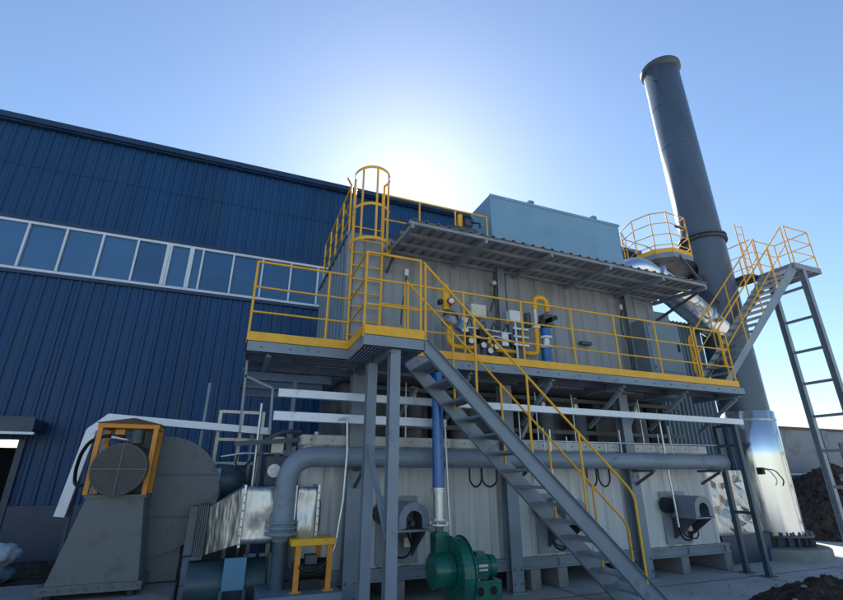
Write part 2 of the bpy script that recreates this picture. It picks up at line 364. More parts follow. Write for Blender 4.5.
# upper storey
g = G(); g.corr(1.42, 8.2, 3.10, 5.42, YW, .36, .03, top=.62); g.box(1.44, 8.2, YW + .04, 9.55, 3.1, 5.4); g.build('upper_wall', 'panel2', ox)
g = G(); g.corr(YW + .0, 9.55, 3.1, 5.42, 1.42, .3, .03, axis='y', top=.6); g.build('upper_side_wall', 'bluegrey', ox)
g = G(); g.box(1.36, 8.3, YW - .03, 9.6, 5.42, 5.50); g.build('flat_roof', 'bluegrey', ox, .01)
for cx in (4.28, 7.33):
    g = G(); hbeam(g, cx, YW - .10, 3.14, 5.40, .15, .12); g.build('upper_column', 'steel', ox)
g = G(); g.box(4.44, 4.60, YW - .06, YW - .03, 3.2, 5.38); g.box(1.40, 1.50, YW - .05, YW + .02, 3.1, 5.42); g.each('wall_trim', 'panel2', ox)
g = G(); g.box(8.2, 8.75, YW + .1, 8.6, 3.1, 5.0); g.build('end_panel', 'bluegrey', ox, .01)
# cabinet on upper wall
cab = G().box(7.30, 8.22, 6.42, 6.86, 3.42, 4.52).build('control_cabinet', 'bluegrey', ox, .012)
G().box(7.36, 8.16, 6.405, 6.419, 3.48, 4.46).build('cabinet_door', 'bluegrey', cab, .004)
G().box(8.09, 8.12, 6.38, 6.404, 3.9, 4.05).build('handle', 'rubber', cab)
# burner hoods
def arch(xc, zc, r, zb, n=10):
    return [(xc - r, zb)] + [(xc - r * math.cos(PI * k / n), zc + r * math.sin(PI * k / n)) for k in range(n + 1)] + [(xc + r, zb)]
for i, hx in enumerate((2.40, 5.06, 7.76)):
    g = G(); o_ = arch(hx, 1.05, .215, .93); i_ = arch(hx, 1.05, .195, .93)
    n_ = len(o_)
    y0, y1 = 6.28, 6.88
    vs = [(a, y, b) for y in (y0, y1) for L in (o_, i_) for a, b in L]
    fs = []
    for k in range(n_ - 1):
        fs += [(k, k + 1, 2 * n_ + k + 1, 2 * n_ + k), (n_ + k, n_ + k + 1, 3 * n_ + k + 1, 3 * n_ + k)]
    g.add(vs, fs, True)
    # front face: ring between the outer arch and a smaller opening
    op = arch(hx, 1.045, .115, .95); vs = [(a, y0 + .001, b) for a, b in o_] + [(a, y0 + .001, b) for a, b in op]
    g.add(vs, [(k, k + 1, n_ + k + 1, n_ + k) for k in range(n_ - 1)])
    hd = g.build('burner_hood', 'steel', ox)
    g = G(); g.box(hx - .23, hx + .23, y0, y1, .905, .93); g.build('shelf', 'steel', hd)
    g = G(); 
    for sx in (-.17, .17): g.prism([(6.30, .904), (6.86, .904), (6.86, .52)], 'x', hx + sx - .008, hx + sx + .008)
    g.each('bracket', 'dsteel', hd)
    g = G(); g.cyl((hx - .02, 6.5, 1.02), (hx - .02, 6.9, 1.02), .09, seg=16); g.cyl((hx + .03, 6.42, .99), (hx + .03, 6.5, .99), .035); g.build('burner', 'dsteel', hd)
    g = G(); g.box(hx - .36, hx + .26, 6.83, 6.878, .46, 1.32); g.build('wall_plate', 'panel2', ox, .006)
    g = G(); g.tube([(hx - .26, 6.62, 1.1), (hx - .33, 6.55, .8), (hx - .3, 6.5, .62), (hx - .05, 6.48, .57), (hx + .07, 6.52, .68), (hx + .06, 6.7, .85)], .013, 8, fillet=.15); g.build('cable', 'rubber', hd)
    g = G(); g.box(hx + .0, hx + .09, 6.66, 6.74, .68, .80); g.build('igniter_box', 'cream', hd); G().cyl((hx - .30, 6.82, 1.10), (hx - .30, 6.70, 1.10), .13, seg=20).build('wall_socket', 'rubber', hd)
# rear ribbed heat exchanger
g = G(); g.corr(8.86, 10.6, .3, 5.15, 7.7, .13, .05); g.corr(7.7, 9.4, .3, 5.15, 10.6, .13, .05, axis='y', sgn=1); g.box(8.86, 10.58, 7.72, 9.4, .3, 5.14); g.build('ribbed_casing', 'bluegrey', ox)
# canopy
cn = G()
prof = []; x = 2.05
def cz(x): return 5.175 - .012 * (x - 2.05)
while x < 8.25:
    prof += [(x, 0), (x + .045, .0), (x + .065, .028), (x + .105, .028), (x + .125, 0)]; x += .19
prof = [(a, b) for a, b in prof if a < 8.25] + [(8.25, 0)]
vs = []
for a, b in prof:
    for y, dz in ((5.60, 0), (6.88, .095)): vs += [(a, y, cz(a) + dz + b), (a, y, cz(a) + dz + b - .004)]
fs = []
for i in range(len(prof) - 1):
    o = 4 * i; fs += [(o, o + 4, o + 6, o + 2), (o + 1, o + 3, o + 7, o + 5), (o, o + 1, o + 5, o + 4)]
cn.add(vs, fs); can = cn.build('canopy_roof', 'galvroof', ox)
for y in (5.66, 6.05, 6.45, 6.82):
    d = (y - 5.6) / 1.28 * .095; G().bar((2.05, y, cz(2.05) + d - .03), (8.25, y, cz(8.25) + d - .03), .045, .05).build('purlin', 'galvroof', can)
for x in (2.1, 3.35, 4.6, 5.85, 7.1, 8.2):
    G().bar((x, 5.62, cz(x) - .09), (x, 6.88, cz(x) + .005), .05, .07).build('rafter', 'steel', can)
G().bar((8.2, 5.8, cz(8) - .12), (8.2, 6.87, 4.72), .045, .045).build('brace', 'dsteel', can)
G().bar((2.1, 6.3, cz(2) - .06), (2.1, 6.87, 4.85), .04, .04).build('brace', 'dsteel', can)

# ------------------------------------------------------------------ concrete blocks under the skid
blk = None
BL = 'row of concrete blocks under the skid'
blabels = ['concrete block under the skid beside the double front posts', 'concrete block under the skid just right of the green blower',
           'concrete block under the skid left of the staircase middle', 'concrete block under the skid behind the foot of the staircase',
           'concrete block under the skid below the right burner hood', 'rightmost concrete block carrying the end of the skid']
bp0 = G().box(-.09, .09, -.18, .95, 0, .268).build('concrete_block', 'concrete', None, .012)
for i, x in enumerate((2.36, 3.72, 4.55, 5.05, 7.65, 8.72)):
    o = bp0.o if i == 0 else copy_tree(bp0.o)
    o.location = (x, 6.93, 0); o['label'] = blabels[i]; o['category'] = 'concrete block'; o['group'] = BL

# ------------------------------------------------------------------ walkway platform
pl = thing('walkway_platform', 'grey steel walkway with yellow toe boards and railings along the upper storey', 'walkway', (1.3, 5.9, 3.0))
ZF = 3.16
g = G()
def grating(g, x0, x1, y0, y1, z, along='x', pitch=.045):
    if along == 'x':
        n = int((y1 - y0) / pitch)
        for k in range(n + 1): y = y0 + (y1 - y0) * k / n; g.box(x0, x1, y - .003, y + .003, z - .03, z)
        n = int((x1 - x0) / .12)
        for k in range(n + 1): x = x0 + (x1 - x0) * k / n; g.box(x - .003, x + .003, y0, y1, z - .012, z - .002)
    else:
        n = int((x1 - x0) / pitch)
        for k in range(n + 1): x = x0 + (x1 - x0) * k / n; g.box(x - .003, x + .003, y0, y1, z - .03, z)
        n = int((y1 - y0) / .12)
        for k in range(n + 1): y = y0 + (y1 - y0) * k / n; g.box(x0, x1, y - .003, y + .003, z - .012, z - .002)
grating(g, .06, 1.30, 5.95, 6.88, ZF, 'y', .07); grating(g, 1.34, 2.04, 5.14, 6.88, ZF, 'y'); grating(g, 2.06, 8.96, 5.95, 6.88, ZF, 'y')
g.build('deck_grating', 'dsteel', pl)
for x0, x1, y in ((.02, 1.30, 5.9), (1.30, 2.07, 5.1), (2.07, 9.0, 5.9)):
    g = G(); g.box(x0, x1, y, y + .012, 3.03, 3.175); g.box(x0, x1, y - .0, y + .06, 3.03, 3.04); g.box(x0, x1, y + .0, y + .06, 3.165, 3.175); g.build('edge_beam', 'steel', pl)
    g = G(); g.box(x0, x1 - (.12 if x1 > 8 else 0), y - .006, y - .001, 3.172, 3.285); g.build('toe_board', 'yellow', pl)
g = G(); g.box(1.295, 1.307, 5.11, 5.9, 3.03, 3.175); g.box(.02, .032, 5.9, 6.9, 3.03, 3.175); g.box(2.062, 2.07, 5.10, 5.9, 3.03, 3.175); g.box(8.99, 9.0, 5.91, 6.9, 3.03, 3.175); g.each('side_beam', 'steel', pl)
g = G(); g.box(1.287, 1.293, 5.09, 5.89, 3.172, 3.285); g.build('toe_board', 'yellow', pl)
for x in (.30, 1.66, 3.15, 4.6, 6.05, 7.5, 8.85):
    g = G(); y0 = 5.13 if 1.5 < x < 2 else 5.93
    g.box(x - .035, x + .035, y0, 6.9, 3.115, 3.125); g.box(x - .004, x + .004, y0, 6.9, 3.0, 3.115); g.box(x - .035, x + .035, y0, 6.9, 2.99, 3.0)
    g.build('cantilever_beam', 'steel', pl)
    if x > 2: G().bar((x, 6.0, 2.97), (x, 6.9, 2.42), .05, .06).build('brace', 'steel', pl)
g = G(); g.box(.04, 1.6, 6.86, 6.95, 3.0, 3.12); g.box(.04, 8.9, 6.35, 6.40, 3.03, 3.12); g.each('joist', 'dsteel', pl)
# second floor extension at the left going back past the corner, seen from below
g = G(); grating(g, .06, 1.36, 6.95, 9.4, ZF, 'y', .10); g.build('side_deck', 'dsteel', pl)
for y in (7.6, 8.4, 9.3): G().box(.04, 1.42, y, y + .07, 3.0, 3.12).each('joist', 'steel', pl)
G().box(.03, .05, 6.91, 9.4, 3.0, 3.15).each('side_beam', 'steel', pl)
TR = .0165
def rail(parent, pts, zs, z0, posts, name='railing', m='yellow', endpost=True, r=TR):
    """pts: plan polyline at deck level; zs: rail heights above z0; posts: plan points"""
    L = lambda h, rr_: G().tube([(x, y, z0 + h) for x, y in pts], rr_, 8, fillet=.03, fn=3)
    ra = L(zs[0], r).build(name, m, parent)
    for h in zs[1:]: L(h, r * .8).build('mid_rail', m, ra)
    for x, y in posts: G().tube([(x, y, z0 - .02), (x, y, z0 + zs[0])], r, 8).build('post', m, ra)
    return ra
ZS = (1.10, .74, .40)
rail(pl, [(.03, 5.93), (1.30, 5.93)], ZS, ZF, [(.03, 5.93), (.985, 5.93)])
rail(pl, [(1.30, 5.93), (1.30, 5.12)], ZS, ZF, [])
rail(pl, [(1.30, 5.12), (2.03, 5.12)], ZS, ZF, [(1.30, 5.12), (2.03, 5.12)])
rail(pl, [(2.10, 5.93), (7.92, 5.93)], ZS, ZF, [(2.1, 5.93), (3.06, 5.93), (4.1, 5.93), (5.09, 5.93), (6.02, 5.93), (6.98, 5.93), (7.92, 5.93)])
rail(pl, [(7.99, 5.93), (8.86, 5.93)], ZS, ZF, [(7.99, 5.93), (8.86, 5.93)])
rail(pl, [(1.72, 5.93), (2.1, 5.93)], (.74, .40), ZF, [(1.72, 5.93)])
# double front posts
for x, y, z1 in ((1.72, 5.22, 3.03), (1.62, 5.86, 2.99)):
    g = G(); hbeam(g, x, y, .02, z1, .125, .125, .01); g.box(x - .11, x + .11, y - .11, y + .11, 0, .02); g.build('support_post', 'steel', pl)
g = G(); g.bar((1.60, 5.80, 1.95), (1.70, 5.25, .95), .05, .05); g.build('brace', 'steel', pl)
# stair
ST = thing('staircase', 'long grey open tread staircase with yellow handrails rising from the ground to the walkway landing', 'staircase', (5.3, 5.45, 0))
sx0, sz0, sx1, sz1 = 2.07, 3.15, 5.36, 0.0
sl = (sz1 - sz0) / (sx1 - sx0)
for y in (5.13, 5.80):
    c0 = (sx0, y, sz0 - .06); c1 = (sx1 - .06, y, .0)
    g = G(); dz = .085
    def zc(x): return sz0 + sl * (x - sx0) - .02
    xa, xb = sx0 - .0, sx1
    g.prism([(xa, zc(xa) - dz - .04), (xa, zc(xa) + dz * .6), (xa + .06, zc(xa) + dz * .6), (xb + .03, .12), (xb + .03, 0), (xb - .20, 0)], 'y', y - .005, y + .005)
    d = -1 if y < 5.4 else 1
    # flanges of the channel
    g.bar((xa + .05, y + d * .025, zc(xa) + dz * .56), (xb + .03, y + d * .025, .105), .055, .008, up=(0, 0, 1))
    g.bar((xa + .0, y + d * .025, zc(xa) - dz - .03), (xb - .20, y + d * .025, .0), .055, .008, up=(0, 0, 1))
    g.build('stringer', 'steel', ST)
NT = 14
for k in range(NT):
    z = sz0 - (k + 1) * (sz0 / (NT + 1)); x = sx0 + (sz0 - z) / -sl
    g = G(); g.box(x - .13, x + .11, 5.140, 5.790, z - .006, z); g.box(x + .105, x + .111, 5.141, 5.789, z - .04, z - .006); g.box(x - .13, x - .124, 5.141, 5.789, z - .03, z - .006)
    g.build('tread', 'steel', ST)
for y in (5.13, 5.80):
    g = G(); zt = lambda x: 4.27 + sl * (x - 2.07)
    xe = 5.04 if y < 5.4 else 5.5
    g.tube([(2.07, y, 4.25), (xe, y, zt(xe)), (xe + .06, y, zt(xe) - .12), (xe + .06, y, max(.03, sz0 + sl * (xe - sx0) + .02))], TR, 8, fillet=.05)
    hr = g.build('handrail', 'yellow', ST)
    for x in ((2.10, 2.80, 3.55, 4.30) if y < 5.4 else (2.10, 2.80, 3.55, 4.30, 5.0)):
        zb = sz0 + sl * (x - sx0)
        G().tube([(x, y + (.012 if y < 5.4 else -.012), zb), (x, y, zt(x))], TR, 8).build('post', 'yellow', hr)
# bracket frame hanging below the platform's left end
hg = thing('hanging_bracket', 'small grey steel bracket frame hanging below the left end of the walkway', 'bracket', (.25, 6.3, 2.1))
for p, q in (((.06, 6.3, 3.0), (.09, 6.3, 2.10)), ((.42, 6.3, 2.66), (.44, 6.3, 2.10)), ((.06, 6.3, 2.80), (.42, 6.3, 2.66)), ((.06, 6.3, 2.80), (.06, 6.9, 2.80))):
    G().bar(p, q, .03, .03).build('bar', 'steel', hg)

# ------------------------------------------------------------------ roof access ladder with cage
ld = thing('caged_ladder', 'yellow vertical ladder with hooped safety cage rising to the machine roof', 'ladder', (1.72, 6.75, 3.16))
for x in (1.46, 1.98):
    G().tube([(x, 6.78, 3.17), (x, 6.78, 6.5)], .02, 8).build('stile', 'yellow', ld)
for k in range(10):
    G().tube([(1.46, 6.78, 3.4 + k * .24), (1.98, 6.78, 3.4 + k * .24)], .012, 6).build('rung', 'yellow', ld)
cxl, cyl_ = 1.72, 6.72
def hoop(z, r):
    return [(cxl - .27, 6.78, z)] + [(cxl + r * math.cos(a), cyl_ - .06 + (r * 1.15) * math.sin(a), z) for a in [PI + PI * k / 14 for k in range(15)]] + [(cxl + .27, 6.78, z)]
for z, r in ((5.12, .36), (5.78, .31), (6.5, .31)):
    pts = hoop(z, r); g = G()
    cc = V(cxl, cyl_, z); vs = []
    for a in pts:
        a = V(*a); n_ = (a - cc).normalized() * .004; vs += [a + n_ + V(0, 0, .025), a - n_ + V(0, 0, .025), a - n_ - V(0, 0, .025), a + n_ - V(0, 0, .025)]
    g.add(vs, [(4 * i + k, 4 * i + (k + 1) % 4, 4 * i + 4 + (k + 1) % 4, 4 * i + 4 + k) for i in range(len(pts) - 1) for k in range(4)])
    g.build('cage_hoop', 'yellow', ld)
for k in range(5):
    a = PI + PI * (k + .0) / 4; x = cxl + .31 * math.cos(a); y = cyl_ - .06 + .3565 * math.sin(a)
    G().bar((x, y, 5.12), (x, y, 6.5), .035, .008, up=(math.cos(a), math.sin(a), 0)).build('cage_bar', 'yellow', ld)
# roof railings
rr = thing('roof_railing', 'yellow guard railing along the front edge of the machine roof', 'railing', (3.1, 7.0, 5.5))
rail(rr, [(2.02, 7.0), (4.2, 7.0)], (.97, .45), 5.5, [(2.02, 7.0), (2.75, 7.0), (3.5, 7.0), (4.2, 7.0)])
rr = thing('roof_railing', 'yellow guard railing along the left side edge of the machine roof', 'railing', (1.42, 8, 5.5))
rail(rr, [(1.42, 6.95), (1.42, 9.4)], (.97, .63, .3), 5.5, [(1.42, 6.95), (1.42, 7.55), (1.42, 8.15), (1.42, 8.75), (1.42, 9.4)])
rail(rr, [(1.30, 6.75), (1.42, 6.95)], (.97, .3), 5.5, [])
# roof valve
rv = thing('roof_valve', 'small black valve cluster with a yellow body at the roof railing', 'valve', (3.6, 6.98, 5.9))
G().cyl((3.58, 6.96, 5.85), (3.58, 6.96, 6.35), .05).build('body', 'yellow', rv)
G().cyl((3.5, 6.9, 6.02), (3.9, 6.9, 6.02), .045).build('pipe', 'dsteel', rv)
G().tube([(3.72 + .1 * math.cos(a), 6.86, 6.18 + .1 * math.sin(a)) for a in [PI / 8 * k for k in range(17)]], .012, 6).build('handwheel', 'rubber', rv)
G().box(3.66, 3.80, 6.9, 7.02, 6.05, 6.28).box(3.42, 3.52, 6.88, 6.98, 5.92, 6.06).each('actuator', 'dsteel', rv, .01)
G().tube([(3.8, 6.9, 6.2), (3.98, 6.9, 6.22), (3.98, 6.9, 6.12)], .02, 6).build('lever', 'rubber', rv)
# roof box
rb = thing('rooftop_duct_box', 'large light blue rectangular sheet metal box on the machine roof', 'duct box', (6, 7.5, 5.5))
g = G(); g.box(4.32, 7.71, 7.0, 7.85, 5.50, 7.06); bx = g.build('casing', 'roofbox', rb, .015)
for x in (5.3, 7.0):
    G().box(x, x + .02, 7.02, 7.12, 7.06, 7.14).box(x + .10, x + .12, 7.02, 7.12, 7.06, 7.14).box(x, x + .12, 7.02, 7.12, 7.14, 7.155).build('lifting_lug', 'roofbox', rb)
G().box(4.30, 7.73, 6.985, 6.999, 6.99, 7.05).box(4.30, 4.36, 6.985, 6.999, 5.5, 6.989).each('edge_trim', 'roofbox', rb)

# ------------------------------------------------------------------ gas valve train on the walkway
gt = thing('gas_valve_train', 'yellow gas pipe with gauges, actuators and a red valve on the walkway, nearest the landing', 'valve train', (3.4, 6.4, ZF))
y = 6.4
G().tube([(2.98, y, 4.56), (2.98, y, 4.12)], .05, 14).build('riser', 'yellow', gt)
G().tube([(3.16, y, 3.95), (3.05, y, 3.86), (3.0, y, 3.68), (3.06, y, 3.52), (3.3, y, 3.52), (3.5, y, 3.54)], .045, 12, fillet=.08).build('elbow', 'yellow', gt)
G().tube([(3.72, y, 3.54), (4.2, y, 3.54), (4.56, y, 3.54)], .035, 12).build('gas_pipe', 'yellow', gt)
G().cyl((2.98, y, 4.18), (2.98, y, 4.5), .07).build('valve_body', 'yellow', gt)
G().cyl((3.03, y - .1, 4.25), (3.03, y + .05, 4.25), .065).build('red_valve', 'red', gt)
G().cyl((3.03, y - .115, 4.25), (3.03, y - .105, 4.25), .045).build('dial', 'white', gt)
G().box(2.84, 2.9, y - .06, y + .04, 4.2, 4.28).build('knob', 'rubber', gt, .01)
G().cyl((3.0, y - .05, 3.86), (3.04, y - .05, 4.0), .13, .10, 20).build('regulator', 'galv', gt)
G().cyl((3.04, y - .05, 4.0), (3.05, y - .05, 4.05), .13, .12, 20).build('regulator_cap', 'dsteel', gt)
G().cyl((3.14, y - .06, 3.95), (3.14, y - .06, 4.03), .035).build('red_knob', 'red', gt)
G().cyl((3.17, y - .04, 3.80), (3.25, y - .04, 3.93), .06, .07, 16).build('filter_bowl', 'lblue', gt)
G().box(3.22, 3.34, y - .08, y + .06, 3.76, 4.02).build('solenoid', 'galv', gt, .012)
for i, x in enumerate((3.42, 3.60, 3.80, 4.02, 4.20)):
    G().box(x - .065, x + .065, y - .08, y + .08, 3.60 + .03 * (i % 3), 3.80 + .05 * (i % 2)).build('actuator', ('dsteel', 'rubber', 'dsteel', 'galv', 'dsteel')[i], gt, .01)
    G().cyl((x, y, 3.2), (x, y, 3.62), .022, seg=8).build('stem', 'dsteel', gt)
for x, z in ((3.56, 3.55), (3.80, 3.55), (3.68, 3.47), (3.34, 3.60)):
    gg = G().cyl((x, y - .16, z), (x, y - .10, z), .055, seg=18).build('gauge', 'dsteel', gt)
    G().cyl((x, y - .163, z), (x, y - .161, z), .046, seg=18).build('dial', 'white', gg)
for x, z in ((3.68, 3.62), (3.72, 3.56)): G().box(x - .025, x + .025, y - .15, y - .1, z - .03, z + .03).build('yellow_tag', 'yellow', gt)
G().tube([(3.3, y - .02, 3.86), (3.62, y - .03, 3.86), (4.18, y - .02, 3.84)], .03, 10).build('instrument_line', 'galv', gt)
G().tube([(3.4, y - .1, 3.72), (3.6, y - .13, 3.66), (3.8, y - .11, 3.74), (4.15, y - .1, 3.68)], .014, 8, fillet=.05).build('instrument_line', 'white', gt)
for x in (3.3, 3.55, 3.75, 3.98): G().tube([(x, y - .08, 3.84), (x + .05, y - .12, 3.98), (x + .12, y - .06, 3.9), (x + .1, y, 3.75)], .009, 6, fillet=.05).build('hose', 'rubber', gt)
G().box(4.26, 4.38, y - .06, y + .06, 3.3, 3.98).build('manifold', 'dsteel', gt, .01)
G().tube([(4.22, y - .1, 3.2), (4.22, y - .1, 4.05)], .018, 8).build('standpipe', 'white', gt)
for z in (3.62, 3.76, 3.9): G().box(4.16, 4.46, y - .12, y - .07, z, z + .035).build('bracket', 'galv', gt)
G().box(3.62, 3.92, 6.72, 6.84, 4.22, 4.44).build('junction_box', 'cream', gt, .01)
G().box(4.18, 4.40, y - .02, y + .1, 4.06, 4.28).build('junction_box', 'white', gt, .01)
G().tube([(4.02, 6.76, 4.35), (4.10, 6.76, 4.55), (4.15, 6.76, 4.90)], .012, 6).build('lead', 'rubber', gt)
tag(G().lathe((4.15, 6.78, 4.93), [(0, -.05), (.045, -.03), (.05, 0), (.03, .04), (0, .05)], 14).build('lamp', 'white', None), 'small white round lamp above the gas valves on the upper wall', 'lamp')
g2 = thing('gas_riser', 'yellow pipe loop with blue cylindrical filter standing on the walkway', 'gas riser', (4.8, 6.4, ZF))
G().tube([(4.48, y, 3.54), (4.69, y, 3.54), (4.71, y, 4.0)], .045, 12, fillet=.09).build('lower_pipe', 'yellow', g2)
G().tube([(4.72, y, 4.36), (4.72, y, 4.60), (4.98, y, 4.60), (4.98, y, 4.34)], .045, 12, fillet=.12, fn=8).build('pipe_loop', 'yellow', g2)
G().cyl((4.715, y, 4.02), (4.72, y, 4.36), .03).build('sight_pipe', 'white', g2); G().cyl((4.71, y, 4.0), (4.71, y, 4.04), .075).build('flange', 'white', g2)
G().cyl((4.88, y, 3.18), (4.88, y, 3.66), .09).build('filter', 'pipeblue', g2); G().cyl((4.90, y, 3.88), (4.90, y, 4.02), .09).build('filter', 'pipeblue', g2)
G().cyl((4.88, y, 3.66), (4.88, y, 3.70), .11).build('clamp', 'white', g2); G().cyl((4.89, y, 3.83), (4.89, y, 3.87), .11).build('clamp', 'white', g2); G().cyl((4.88, y, 3.70), (4.89, y, 3.83), .07).build('neck', 'galv', g2)
G().box(4.84, 5.02, y - .09, y + .09, 4.04, 4.28).build('actuator', 'dsteel', g2, .015); G().bar((4.76, y - .05, 4.08), (5.12, y - .05, 4.24), .08, .08).build('actuator_arm', 'rubber', g2)
G().cyl((4.62, y + .1, 4.05), (4.62, y + .1, 4.3), .06).build('damper', 'dsteel', g2)
g = G(); g.tube([(7.12, 6.74, 4.78), (7.05, 6.74, 4.6), (7.02, 6.74, 4.3), (7.14, 6.74, 4.12), (7.14, 6.74, 3.2)], .011, 6, fillet=.08); wl = thing('wall_lead', 'thin pale conduit with a black looped lead on the upper wall beside the cabinet', 'conduit', (7.1, 6.8, 3.2)); g.build('conduit', 'rubber', wl)
G().tube([(7.16, 6.76, 4.1), (7.16, 6.76, 3.17)], .012, 8).build('conduit_pipe', 'white', wl); G().cyl((7.13, 6.76, 4.80), (7.13, 6.76, 4.90), .03).build('fitting', 'white', wl)
g = G(); g.tube([(2.42, 6.78, 4.78), (2.40, 6.76, 4.5), (2.34, 6.76, 4.2), (2.33, 6.76, 3.9)], .012, 6, fillet=.1); wl = thing('wall_lead', 'black drooping lead with white fitting on the upper wall beside the caged ladder', 'conduit', (2.4, 6.8, 3.9)); g.build('conduit', 'rubber', wl)
G().cyl((2.42, 6.76, 4.78), (2.42, 6.76, 4.90), .035).build('fitting', 'white', wl)
G().box(6.02, 6.26, 6.78, 6.86, 3.96, 4.02).build('x', 'dsteel', None).o.name = 'wall_bracket'
tag(P_(bpy.data.objects['wall_bracket'], V(0, 0, 0)), 'small dark bracket on the upper wall between the gas riser and the cabinet', 'bracket')

# ------------------------------------------------------------------ long grey air pipe
ap = thing('air_pipe', 'thick grey steel pipe running along the lower wall and turning down at its left end', 'pipe', (.72, 6.4, .3))
g = G(); g.tube([(8.62, 6.40, 1.83), (.72, 6.40, 1.83), (.72, 6.40, 1.02)], .13, 24, fillet=.36, fn=12, caps=True); g.build('pipe', 'steel', ap)
g = G(); g.lathe((.72, 6.4, 0), [(.13, 1.08), (.18, 1.08), (.18, 1.05), (.15, 1.05), (.15, 1.02), (.18, 1.02), (.18, .99), (.14, .99), (.14, .96), (.2, .96), (.2, .93), (.1, .90), (.1, .86)], 28); g.build('flange', 'steel', ap)
G().tube([(.72, 6.4, .9), (.72, 6.4, .0)], .095, 20).build('lower_pipe', 'teal', ap)
G().cyl((8.62, 6.4, 1.83), (8.645, 6.4, 1.83), .145).build('end_cap', 'steel', ap)
for x in (1.66, 4.18, 6.70, 8.3): G().box(x - .03, x + .03, 6.2, 6.68, 1.655, 1.695).bar((x, 6.25, 1.65), (x, 6.66, 1.45), .03, .04).each('pipe_bracket', 'dsteel', ap)
# ------------------------------------------------------------------ cable trays
def tray(name, label, path, w=.12, h=.10):
    t = thing(name, label, 'cable tray', path[0], 'galvanised cable trays')
    for i, (a, b) in enumerate(zip(path, path[1:])):
        d = (V(*b) - V(*a)).normalized(); L = (V(*b) - V(*a)).length; n = max(1, round(L / 2)); 
        for k in range(n):
            p = V(*a) + d * (L * k / n + (.002 if k or not i else 0)); q = V(*a) + d * (L * (k + 1) / n + (-.002 if k < n - 1 or i == len(path) - 2 else 0))
            G().bar(p, q, w, h).build('tray_section', 'tray', t)
        for k in range(1, n):
            p = V(*a) + d * (L * k / n - .04); q = V(*a) + d * (L * k / n + .04); G().bar(p, q, w + .008, h * .75).build('splice_plate', 'galv', t)
    for p in path[1:-1]: G().cyl((p[0], p[1] - w / 2 - .002, p[2]), (p[0], p[1] + w / 2 + .002, p[2]), h * .51, seg=24).build('bend', 'tray', t)
    return t
tray('cable_tray', 'long upper galvanised cable tray running across the machine to the tall side frame', [(.49, 6.25, 2.60), (9.2, 6.25, 2.57)], .1, .10)
tray('cable_tray', 'short lower galvanised cable tray ending beside the bright blue pipe', [(.46, 6.25, 2.31), (2.86, 6.25, 2.30)], .1, .11)
tray('cable_tray', 'galvanised cable tray passing behind the large fan and bending down to its left', [(.56, 7.8, 2.24), (-1.62, 7.8, 2.36), (-1.80, 7.8, 2.18), (-1.92, 7.8, 1.10)], .12, .10)
# thin tube below tray + stubs
ip = thing('instrument_pipe', 'thin pale pipe with short branches running above the thick grey air pipe', 'pipe', (3.2, 6.5, 2.1))
G().tube([(3.9, 6.5, 2.12), (9.05, 6.5, 2.14)], .012, 8).build('main', 'galv', ip)
for x in (4.3, 4.75, 5.2, 6.0, 6.35, 7.25, 7.55): G().tube([(x, 6.52, 2.12 + random.uniform(0, .5)), (x, 6.52, 1.95)], .012, 6).build('branch', 'white', ip)
# side frame that carries the tray at the right
sf = thing('ladder_frame', 'dark two legged steel frame with rungs at the right end of the air pipe', 'frame', (8.8, 6.3, 0))
for y in (6.12, 6.5): 
    G().box(8.74, 8.82, y - .04, y + .04, .012, 2.50).box(8.68, 8.88, y - .09, y + .09, 0, .012).build('leg', 'teal', sf)
for z in (.95, 2.1, 2.46): G().box(8.755, 8.805, 6.16, 6.46, z, z + .05).build('rung', 'teal', sf)

# conduits (pale) with black flexible ends
def conduit(label, pts, flex):
    t = thing('conduit', label, 'conduit', pts[-1])
    G().tube(pts, .016, 8, fillet=.06).build('pipe', 'galv', t)
    if flex: G().tube(flex, .019, 8, fillet=.12).build('flexible_hose', 'rubber', t)
conduit('pale conduit dropping from the lower tray to the yellow guard stand', [(1.28, 6.2, 2.28), (1.40, 6.18, 2.32), (1.42, 6.16, 1.9), (1.40, 6.16, 1.3), (1.34, 6.16, .82), (1.28, 6.16, .68)], [(1.28, 6.16, .68), (1.2, 6.14, .60), (1.02, 6.1, .56), (.92, 6.12, .62)])
conduit('pale conduit dropping from the lower tray behind the green blower', [(2.72, 6.28, 2.26), (2.86, 6.26, 2.26), (2.88, 6.26, 1.6), (2.90, 6.24, .75)], None)
conduit('pale conduit with a black cable loop beside the right burner hood', [(7.28, 6.45, 2.6), (7.28, 6.45, 1.6), (7.26, 6.42, 1.1), (7.26, 6.42, .78)], [(7.26, 6.42, .78), (7.30, 6.42, .60), (7.5, 6.42, .56), (7.6, 6.46, .7)])
conduit('pale conduit with a black cable loop beside the middle burner hood', [(4.82, 6.45, 2.3), (4.80, 6.45, 1.5), (4.72, 6.42, .85)], [(4.72, 6.42, .85), (4.66, 6.42, .62), (4.86, 6.42, .54), (4.98, 6.46, .66)])
lp = thing('cable_loop', 'two black cable loops hanging under the air pipe above the staircase', 'cable', (3.6, 6.6, 1.5))
for x, r in ((3.52, .1), (3.76, .13)):
    G().tube([(x - r, 6.62, 1.72), (x - r, 6.62, 1.5), (x, 6.62, 1.42), (x + r, 6.62, 1.5), (x + r, 6.62, 1.72)], .014, 8, fillet=.08).build('loop', 'rubber', lp)
lp = thing('cable_loop', 'two black cable loops hanging under the air pipe behind the lower handrail', 'cable', (5.9, 6.6, 1.5))
for x, r in ((5.72, .1), (5.98, .12)):
    G().tube([(x - r, 6.62, 1.72), (x - r, 6.62, 1.5), (x, 6.62, 1.40), (x + r, 6.62, 1.5), (x + r, 6.62, 1.72)], .014, 8, fillet=.08).build('loop', 'rubber', lp)

